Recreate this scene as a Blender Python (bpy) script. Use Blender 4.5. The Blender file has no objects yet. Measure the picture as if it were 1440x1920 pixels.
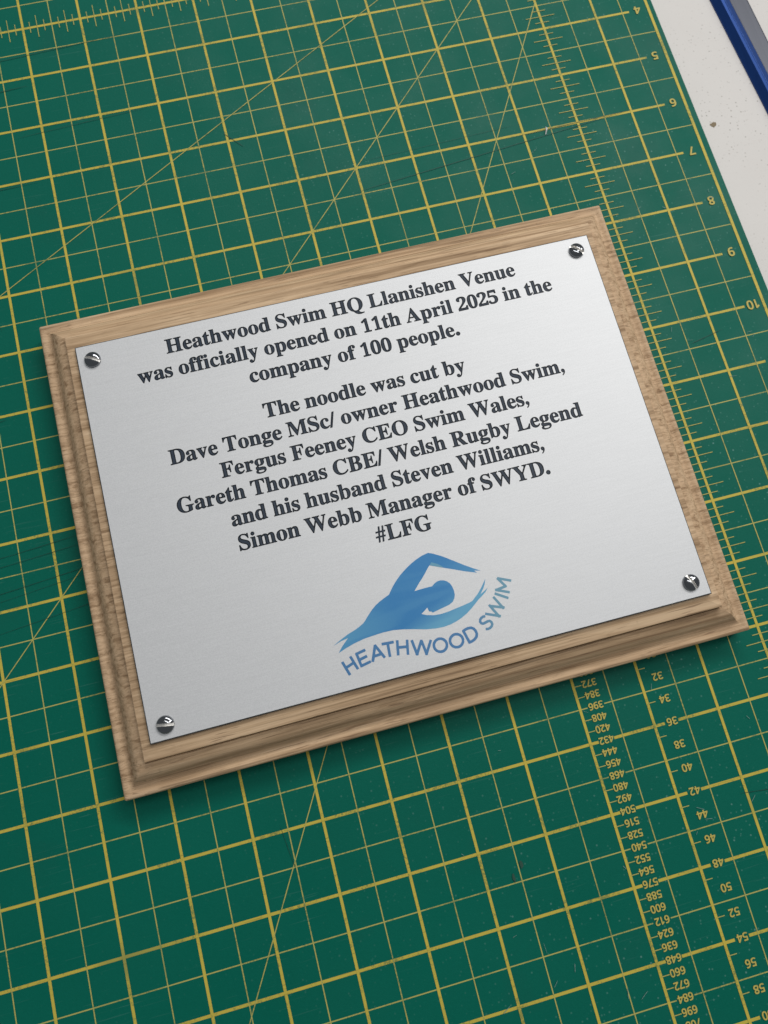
import bpy, math, random
from mathutils import Vector, Matrix, noise

# ------------------------------------------------------------------ camera, world, lights, exposure
IN = 0.0254                                     # the mat is ruled in inches; all layout is in inches
sc = bpy.context.scene
col = sc.collection
def V(x, y, z): return Vector((x * IN, y * IN, z * IN))

cam = bpy.data.cameras.new('camera')
cam_o = bpy.data.objects.new('camera', cam)
col.objects.link(cam_o)
R = ((0.96710886, -0.25197541, 0.03476850), (-0.23967670, -0.94849120, -0.20717027), (0.08517943, 0.19202300, -0.97768688))
M = Matrix(((R[0][0], -R[1][0], -R[2][0]), (R[0][1], -R[1][1], -R[2][1]), (R[0][2], -R[1][2], -R[2][2]))).to_4x4()
M.translation = V(-6.0151067, -14.0985322, 11.1225093)
cam_o.matrix_world = M
cam.sensor_fit = 'HORIZONTAL'; cam.sensor_width = 36.0
cam.lens = 36.0 * 1385.988 / 1440.0
cam.clip_start = 0.01; cam.clip_end = 50
cam.dof.use_dof = True
cam.dof.focus_distance = 11.0 * IN
cam.dof.aperture_fstop = 20.0
sc.camera = cam_o

world = bpy.data.worlds.new('World'); sc.world = world; world.use_nodes = True
bg = world.node_tree.nodes['Background']
bg.inputs['Color'].default_value = (0.92, 0.97, 1.0, 1)
bg.inputs['Strength'].default_value = 0.17

def strip(name, loc, target, sx, sy, power, rgb=(1.0, 0.985, 0.95), spin=0.0):
    l = bpy.data.lights.new(name, 'AREA'); l.shape = 'RECTANGLE'; l.size = sx; l.size_y = sy
    l.energy = power; l.color = rgb
    o = bpy.data.objects.new(name, l); col.objects.link(o)
    o.location = loc
    d = Vector(target) - Vector(loc)
    o.rotation_euler = (d.to_track_quat('-Z', 'Y').to_matrix().to_4x4() @ Matrix.Rotation(spin, 4, 'Z')).to_euler()
    return o
TGT = (-0.10, -0.28, 0)
strip('ceiling_tube_light', (0.50, 0.80, 1.25), TGT, 1.5, 0.16, 13.8)
strip('ceiling_tube_light', (1.05, 0.20, 1.35), TGT, 0.16, 1.5, 8.5)
strip('ceiling_tube_light', (0.12, 0.02, 1.9), TGT, 1.5, 0.12, 5.2)

sc.view_settings.view_transform = 'Standard'
sc.view_settings.look = 'None'
sc.view_settings.exposure = 0.0
sc.view_settings.gamma = 1.0

# ------------------------------------------------------------------ material helpers
class N:
    def __init__(s, name):
        s.m = bpy.data.materials.new(name); s.m.use_nodes = True
        s.t = s.m.node_tree; s.b = s.t.nodes['Principled BSDF']
        s.tc = None
    def new(s, typ, **kw):
        n = s.t.nodes.new(typ)
        for k, v in kw.items():
            if hasattr(n, k): setattr(n, k, v)
        return n
    def link(s, a, b): s.t.links.new(a, b)
    def coord(s, scale=(1, 1, 1), rot=(0, 0, 0), loc=(0, 0, 0), kind='Object'):
        if s.tc is None: s.tc = s.new('ShaderNodeTexCoord')
        mp = s.new('ShaderNodeMapping')
        mp.inputs['Scale'].default_value = scale; mp.inputs['Rotation'].default_value = rot; mp.inputs['Location'].default_value = loc
        s.link(s.tc.outputs[kind], mp.inputs['Vector'])
        return mp.outputs['Vector']
    def noise(s, vec, scale, detail=4, rough=0.5, dist=0.0):
        n = s.new('ShaderNodeTexNoise'); n.inputs['Scale'].default_value = scale; n.inputs['Detail'].default_value = detail
        n.inputs['Roughness'].default_value = rough; n.inputs['Distortion'].default_value = dist
        s.link(vec, n.inputs['Vector']); return n.outputs['Fac']
    def ramp(s, fac, stops, interp='LINEAR'):
        r = s.new('ShaderNodeValToRGB'); r.color_ramp.interpolation = interp
        e = r.color_ramp.elements
        while len(e) < len(stops): e.new(0.5)
        for i, (p, c) in enumerate(stops):
            e[i].position = p
            if isinstance(c, (int, float)): c = (c, c, c)
            e[i].color = (*c, 1)
        s.link(fac, r.inputs['Fac']); return r.outputs['Color']
    def mix(s, fac, a, b, mode='MIX'):
        n = s.new('ShaderNodeMix', data_type='RGBA', blend_type=mode)
        for sock, v in ((n.inputs[0], fac), (n.inputs[6], a), (n.inputs[7], b)):
            if isinstance(v, (int, float)): sock.default_value = v
            elif isinstance(v, tuple): sock.default_value = (*v, 1) if len(v) == 3 else v
            else: s.link(v, sock)
        return n.outputs[2]
    def math(s, op, a, b=0.0, c=None):
        n = s.new('ShaderNodeMath', operation=op)
        for i, v in enumerate((a, b) if c is None else (a, b, c)):
            if isinstance(v, (int, float)): n.inputs[i].default_value = v
            else: s.link(v, n.inputs[i])
        return n.outputs[0]
    def bump(s, h, strength, dist):
        n = s.new('ShaderNodeBump'); n.inputs['Strength'].default_value = strength; n.inputs['Distance'].default_value = dist
        s.link(h, n.inputs['Height']); s.link(n.outputs['Normal'], s.b.inputs['Normal'])
    def set(s, **kw):
        for k, v in kw.items():
            k = k.replace('_', ' ')
            if isinstance(v, tuple): v = (*v, 1) if len(v) == 3 else v
            if isinstance(v, (int, float, tuple)): s.b.inputs[k].default_value = v
            else: s.link(v, s.b.inputs[k])

def mat_green_colour(n):
    P = n.coord(kind='Object')
    big = n.noise(P, 14, 4, 0.55); fine = n.noise(P, 900, 3, 0.6)
    c = n.mix(big, (0.0008, 0.108, 0.074), (0.0016, 0.135, 0.094))
    c = n.mix(n.math('MULTIPLY', fine, 0.22), c, (0.006, 0.19, 0.14))
    return P, big, fine, c

def m_mat():
    n = N('green_mat_vinyl')
    P, big, fine, c = mat_green_colour(n)
    # fine scuffs: thin stretched pale scratches in a few directions, in patches
    patch = n.ramp(n.noise(P, 9, 3, 0.6), [(0.42, 0.0), (0.62, 1.0)])
    sc_all = None
    for a, s_ in ((0.25, 1.0), (1.35, 0.8), (2.3, 0.9), (1.05, .7)):
        q = n.coord(scale=(40, 1100, 40), rot=(0, 0, a))
        w = n.ramp(n.noise(q, 1.0, 2, 0.5, 0.25), [(0.70, 0.0), (0.76, s_)])
        sc_all = w if sc_all is None else n.mix(1.0, sc_all, w, 'ADD')
    k = n.math('MULTIPLY', n.math('MULTIPLY', sc_all, patch), 0.30)
    c = n.mix(k, c, (0.10, 0.26, 0.23))
    # dust: tiny pale specks, thicker on one side
    vor = n.new('ShaderNodeTexVoronoi'); vor.inputs['Scale'].default_value = 260; n.link(P, vor.inputs['Vector'])
    big_specks = n.ramp(vor.outputs['Distance'], [(0.04, 1.0), (0.12, 0.0)])
    pick = n.ramp(vor.outputs['Color'], [(0.42, 0.0), (0.60, 1.0)])
    dx = n.new('ShaderNodeSeparateXYZ'); n.link(P, dx.inputs[0])
    dust = n.math('MULTIPLY', n.ramp(n.noise(P, 11, 2, 0.5), [(0.40, 0.35), (0.62, 1.0)]), n.ramp(n.math('MULTIPLY_ADD', dx.outputs['X'], 4.0, 1.0), [(0.15, 0.18), (0.75, 1.25)]))
    k2 = n.math('MULTIPLY', n.math('MULTIPLY', big_specks, pick), n.math('MULTIPLY', dust, 0.45))
    c = n.mix(k2, c, (0.22, 0.42, 0.40))
    vo2 = n.new('ShaderNodeTexVoronoi'); vo2.inputs['Scale'].default_value = 520; n.link(P, vo2.inputs['Vector'])
    sp2 = n.math('MULTIPLY', n.ramp(vo2.outputs['Distance'], [(0.10, 1.0), (0.22, 0.0)]), n.ramp(vo2.outputs['Color'], [(0.50, 0.0), (0.62, 1.0)]))
    c = n.mix(n.math('MULTIPLY', sp2, n.math('MULTIPLY', dust, 0.32)), c, (0.16, 0.36, 0.32))
    # dull rubbed patches
    rub = n.ramp(n.noise(P, 22, 5, 0.6), [(0.58, 0.0), (0.72, 1.0)])
    c = n.mix(n.math('MULTIPLY', rub, 0.16), c, (0.020, 0.075, 0.065))
    n.set(Base_Color=c, Roughness=n.ramp(n.noise(P, 30, 4, 0.6), [(0.3, 0.38), (0.7, 0.60)]), Specular_IOR_Level=0.11)
    n.bump(n.noise(P, 1500, 3, 0.6), 0.35, 0.00015)
    return n.m

def m_print(name, rgb, wear, lo):
    n = N(name)
    P, big, fine, c = mat_green_colour(n)
    grain = n.noise(P, 1400, 3, 0.65)
    blot = n.noise(P, 60, 4, 0.65)
    mask = n.ramp(n.math('ADD', n.math('MULTIPLY', grain, 0.55), n.math('MULTIPLY', blot, 0.55)), [(lo, 0.0), (lo + 0.10, 1.0)])
    # patches rubbed nearly away
    rub = n.ramp(n.noise(P, 13, 4, 0.6), [(0.64, 0.0), (0.72, 1.0)])
    # short knife nicks across the ink
    nick = None
    for a in (0.2, 1.75):
        q = n.coord(scale=(60, 2000, 60), rot=(0, 0, a))
        w = n.ramp(n.noise(q, 1.0, 1, 0.5, 0.0), [(0.68, 0.0), (0.73, 1.0)])
        nick = w if nick is None else n.mix(1.0, nick, w, 'ADD')
    ink = n.mix(blot, tuple(v * 0.86 for v in rgb), tuple(min(1, v * 1.12) for v in rgb))
    dark = (0.030, 0.050, 0.030)
    c2 = n.mix(n.math('MULTIPLY', n.math('SUBTRACT', 1.0, mask), wear), ink, c)
    c2 = n.mix(n.math('MULTIPLY', rub, 0.45), c2, c)
    c2 = n.mix(n.math('MULTIPLY', nick, 0.28), c2, dark)
    n.set(Base_Color=c2, Roughness=0.5, Specular_IOR_Level=0.2)
    return n.m

def m_flat(name, rgb, rough=0.5, **kw):
    n = N(name)
    P = n.coord()
    c = n.mix(n.noise(P, 300, 3), tuple(v * 0.85 for v in rgb), tuple(min(1, v * 1.12) for v in rgb))
    n.set(Base_Color=c, Roughness=rough, **kw)
    return n.m

def m_table():
    n = N('white_table_laminate')
    P = n.coord()
    c = n.mix(n.noise(P, 25, 4, 0.6), (0.66, 0.632, 0.61), (0.73, 0.702, 0.68))
    vor = n.new('ShaderNodeTexVoronoi'); vor.inputs['Scale'].default_value = 620; n.link(n.coord(), vor.inputs['Vector'])
    spk = n.ramp(vor.outputs['Distance'], [(0.12, 1.0), (0.30, 0.0)])
    pick = n.ramp(vor.outputs['Color'], [(0.50, 0.0), (0.62, 1.0)])
    area = n.ramp(n.noise(P, 16, 3, 0.6), [(0.42, 0.10), (0.62, 1.0)])
    k = n.math('MULTIPLY', n.math('MULTIPLY', spk, pick), n.math('MULTIPLY', area, 0.75))
    c = n.mix(k, c, (0.27, 0.25, 0.22))
    fine = n.ramp(n.noise(P, 900, 4, 0.7), [(0.60, 0.0), (0.72, 1.0)])
    c = n.mix(n.math('MULTIPLY', fine, n.math('MULTIPLY', area, 0.35)), c, (0.36, 0.33, 0.30))
    n.set(Base_Color=c, Roughness=0.45, Specular_IOR_Level=0.4)
    n.bump(n.noise(P, 500, 4, 0.6), 0.25, 0.0002)
    return n.m

def m_wood():
    n = N('oak')
    # growth rings: solid texture, grain runs along the length of the board (object X)
    warp = n.coord(scale=(5, 16, 22))
    wn = n.new('ShaderNodeTexNoise'); wn.inputs['Scale'].default_value = 1.3; wn.inputs['Detail'].default_value = 3; n.link(warp, wn.inputs['Vector'])
    base = n.coord(scale=(1.2, 34, 60), rot=(0, 0, 0.035))
    add = n.new('ShaderNodeVectorMath', operation='MULTIPLY_ADD')
    n.link(wn.outputs['Color'], add.inputs[0]); add.inputs[1].default_value = (0.9, 0.9, 0.9); n.link(base, add.inputs[2])
    rings = n.noise(add.outputs[0], 5.0, 5, 0.62, 0.6)
    c = n.ramp(rings, [(0.24, (0.38, 0.245, 0.140)), (0.38, (0.54, 0.370, 0.225)), (0.52, (0.70, 0.495, 0.310)), (0.66, (0.79, 0.580, 0.380))])
    tc = n.coord()
    sx = n.new('ShaderNodeSeparateXYZ'); n.link(tc, sx.inputs[0])
    ax = n.math('ABSOLUTE', sx.outputs['X'])
    endm = n.ramp(n.math('MULTIPLY', ax, 8.0), [(0.0, 0.0), (0.8255, 0.0), (0.8420, 1.0)])
    c = n.mix(n.math('MULTIPLY', endm, 0.82), c, (0.66, 0.465, 0.295))
    # fine fibres
    fib = n.noise(n.coord(scale=(22, 1000, 1000)), 1.0, 3, 0.6)
    c = n.mix(0.55, c, n.ramp(fib, [(0.40, (0.66, 0.62, 0.58)), (0.56, (1.0, 1.0, 1.0))]), 'MULTIPLY')
    fib2 = n.noise(n.coord(scale=(8, 520, 620), rot=(0, 0, 0.03)), 1.0, 4, 0.6, 0.4)
    c = n.mix(0.75, c, n.ramp(fib2, [(0.37, (0.48, 0.42, 0.36)), (0.46, (0.88, 0.86, 0.84)), (0.60, (1.0, 1.0, 1.0))]), 'MULTIPLY')
    # long dark growth lines on the long sides
    gl = n.noise(n.coord(scale=(4.5, 210, 330), rot=(0, 0, 0.045)), 1.0, 3, 0.55, 0.7)
    glm = n.ramp(n.math('ABSOLUTE', n.math('SUBTRACT', gl, 0.5)), [(0.0, 1.0), (0.008, 0.9), (0.024, 0.0)])
    gsp = n.ramp(n.noise(n.coord(scale=(12, 60, 60)), 1.0, 3, 0.6), [(0.38, 0.15), (0.60, 1.0)])
    side = n.math('SUBTRACT', 1.0, endm)
    c = n.mix(n.math('MULTIPLY', n.math('MULTIPLY', glm, gsp), n.math('MULTIPLY', side, 0.62)), c, (0.20, 0.125, 0.072))
    # open pores: short dark dashes along the grain
    por = n.noise(n.coord(scale=(70, 1500, 1500)), 1.0, 2, 0.5, 0.3)
    pm = n.ramp(por, [(0.63, 0.0), (0.70, 1.0)])
    c = n.mix(n.math('MULTIPLY', pm, n.math('MULTIPLY_ADD', side, 0.22, 0.20)), c, (0.125, 0.050, 0.028))
    # medullary flecks / wavy cross figure
    fl = n.noise(n.coord(scale=(160, 420, 420)), 1.0, 3, 0.6, 1.5)
    c = n.mix(n.math('MULTIPLY', n.ramp(fl, [(0.62, 0.0), (0.70, 1.0)]), n.math('MULTIPLY', side, 0.16)), c, (0.20, 0.13, 0.08))
    # the two end mouldings are cut across the grain: scratchy end fibres, squiggles
    wv = n.noise(n.coord(scale=(62, 640, 200)), 1.0, 2, 0.5, 0.7)
    sq = n.math('ABSOLUTE', n.math('SUBTRACT', wv, 0.5))
    sqm = n.ramp(sq, [(0.0, 1.0), (0.006, 1.0), (0.016, 0.0)])
    spar = n.ramp(n.noise(n.coord(scale=(60, 90, 60)), 1.0, 3, 0.6), [(0.40, 0.30), (0.58, 1.0)])
    c = n.mix(n.math('MULTIPLY', n.math('MULTIPLY', sqm, endm), n.math('MULTIPLY', spar, 0.46)), c, (0.13, 0.080, 0.045))
    n.set(Base_Color=c, Roughness=0.62, Specular_IOR_Level=0.25)
    h = n.math('SUBTRACT', n.math('MULTIPLY', fib, 0.5), n.math('ADD', n.math('MULTIPLY', pm, 0.6), n.math('MULTIPLY', n.math('MULTIPLY', sqm, endm), 0.35)))
    n.bump(h, 0.6, 0.00018)
    return n.m

def m_plate():
    n = N('satin_silver')
    P = n.coord()
    g = n.noise(P, 2600, 3, 0.75)
    br = n.noise(n.coord(scale=(70, 2600, 70)), 1.0, 3, 0.6)
    c = n.mix(g, (0.55, 0.56, 0.58), (0.90, 0.908, 0.93))
    c = n.mix(0.12, c, n.ramp(br, [(0.3, 0.55), (0.7, 1.0)]), 'MULTIPLY')
    n.set(Base_Color=c, Metallic=0.36, Roughness=n.ramp(g, [(0.3, 0.48), (0.7, 0.60)]), Specular_IOR_Level=0.4)
    n.bump(n.noise(P, 2200, 3, 0.7), 0.30, 0.00006)
    return n.m

def m_core(name, a, b, rough):
    n = N(name)
    P = n.coord()
    hatch = n.noise(n.coord(scale=(900, 3500, 900), rot=(0, 0, 1.2)), 1.0, 2, 0.5)
    c = n.mix(hatch, a, b)
    n.set(Base_Color=c, Roughness=rough, Specular_IOR_Level=0.22)
    n.bump(hatch, 0.5, 0.00005)
    return n.m

def m_emblem():
    n = N('emblem_ink')
    P = n.coord(scale=(1 / IN, 1 / IN, 1 / IN))
    s = n.new('ShaderNodeSeparateXYZ'); n.link(P, s.inputs[0])
    X, Y = s.outputs['X'], s.outputs['Y']
    # printed gradient of the logo: deep blue body, lighter teal belly, forearm and feet, soft lighter streaks
    t = n.math('ADD', n.math('MULTIPLY', X, -0.42), n.math('MULTIPLY', Y, 1.0))
    belly = n.ramp(n.math('MULTIPLY_ADD', t, 1.0, 2.62), [(0.18, 1.0), (0.50, 0.0)])
    tail = n.ramp(n.math('MULTIPLY_ADD', X, -1.0, -0.30), [(0.10, 0.0), (0.95, 0.9)])
    right = n.ramp(n.math('MULTIPLY_ADD', X, 1.0, -0.35), [(0.10, 0.0), (0.75, 0.65)])
    rightlow = n.math('MULTIPLY', right, n.ramp(n.math('MULTIPLY_ADD', Y, 1.0, 2.3), [(0.30, 1.0), (0.85, 0.15)]))
    k = n.math('MAXIMUM', n.math('MAXIMUM', belly, n.math('MULTIPLY', tail, 0.65)), rightlow)
    streak = n.ramp(n.noise(n.coord(scale=(22, 150, 1), rot=(0, 0, -0.55)), 1.0, 2, 0.5, 0.4), [(0.50, 0.0), (0.62, 0.45)])
    k = n.math('MINIMUM', n.math('ADD', n.math('MULTIPLY', k, 0.85), n.math('MULTIPLY', streak, 0.35)), 1.0)
    c = n.mix(k, (0.010, 0.190, 0.48), (0.130, 0.400, 0.600))
    g = n.noise(n.coord(), 2600, 2, 0.7)
    c = n.mix(n.math('MULTIPLY', g, 0.15), c, (0.20, 0.46, 0.66))
    n.set(Base_Color=c, Roughness=0.42, Metallic=0.1)
    return n.m

def m_logo_letters():
    n = N('logo_letter_ink')
    P = n.coord(scale=(1 / IN, 1 / IN, 1 / IN), kind='Object')
    s = n.new('ShaderNodeSeparateXYZ'); n.link(P, s.inputs[0])
    k = n.ramp(n.math('MULTIPLY_ADD', s.outputs['X'], 0.5, 0.3), [(0.60, 0.0), (0.78, 1.0)])
    c = n.mix(k, (0.035, 0.180, 0.42), (0.120, 0.310, 0.430))
    g = n.noise(n.coord(), 2600, 2, 0.7)
    c = n.mix(n.math('MULTIPLY', g, 0.22), c, (0.3, 0.42, 0.55))
    n.set(Base_Color=c, Roughness=0.42, Metallic=0.1)
    return n.m

def m_metal(name, rgb, rough, bump=0.0):
    n = N(name)
    g = n.noise(n.coord(), 1800, 3, 0.6)
    n.set(Base_Color=n.mix(g, tuple(v * 0.85 for v in rgb), rgb), Metallic=1.0, Roughness=n.ramp(g, [(0.3, rough * 0.8), (0.7, rough * 1.3)]))
    return n.m

def m_blue():
    n = N('blue_anodised')
    P = n.coord()
    br = n.noise(n.coord(scale=(1500, 8, 300)), 1.0, 3, 0.6)
    c = n.mix(br, (0.007, 0.048, 0.22), (0.010, 0.066, 0.30))
    n.set(Base_Color=c, Metallic=0.5, Roughness=0.42)
    return n.m
def m_grey():
    n = N('slate_grey_lacquer')
    br = n.noise(n.coord(scale=(1500, 8, 300)), 1.0, 3, 0.6)
    n.set(Base_Color=n.mix(br, (0.060, 0.066, 0.088), (0.085, 0.092, 0.118)), Metallic=0.35, Roughness=0.38)
    return n.m

# ------------------------------------------------------------------ object helpers
def mesh_obj(name, verts, faces, mats, parent=None, fmat=None, smooth=False, loc=None):
    me = bpy.data.meshes.new(name); me.from_pydata(verts, [], faces)
    for m in (mats if isinstance(mats, (list, tuple)) else [mats]): me.materials.append(m)
    if fmat: me.polygons.foreach_set('material_index', fmat)
    if smooth: me.polygons.foreach_set('use_smooth', [True] * len(me.polygons))
    me.update()
    o = bpy.data.objects.new(name, me); col.objects.link(o)
    if parent: o.parent = parent
    if loc: o.location = loc
    return o
def empty(name, loc):
    o = bpy.data.objects.new(name, None); o.empty_display_size = 0.02; col.objects.link(o); o.location = loc; return o
def tag(o, label=None, cat=None, group=None, kind=None):
    for k, v in (('label', label), ('category', cat), ('group', group), ('kind', kind)):
        if v: o[k] = v
    return o

def fill(contours):
    """Triangulate nested contours given in thousandths of an inch -> verts, faces in the same unit."""
    cu = bpy.data.curves.new('fill', 'CURVE'); cu.dimensions = '2D'; cu.fill_mode = 'BOTH'; cu.resolution_u = 1
    for c in contours:
        s = cu.splines.new('POLY'); k = len(c) // 2; s.points.add(k - 1); s.use_cyclic_u = True
        s.points.foreach_set('co', [q for i in range(k) for q in (c[2 * i] * 0.01, c[2 * i + 1] * 0.01, 0, 1)])
    o = bpy.data.objects.new('fill', cu); col.objects.link(o)
    dg = bpy.context.evaluated_depsgraph_get(); dg.update()
    me = bpy.data.meshes.new_from_object(o.evaluated_get(dg))
    vs = [(v.co.x * 100, v.co.y * 100) for v in me.vertices]; fs = [tuple(p.vertices) for p in me.polygons]
    out = []
    for f in fs:
        a = [vs[i] for i in f]; ar = sum(a[i][0] * a[(i + 1) % len(a)][1] - a[(i + 1) % len(a)][0] * a[i][1] for i in range(len(a)))
        out.append(f if ar > 0 else tuple(reversed(f)))
    bpy.data.objects.remove(o); bpy.data.curves.remove(cu); bpy.data.meshes.remove(me)
    return vs, out
TH = IN / 1000.0

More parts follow.
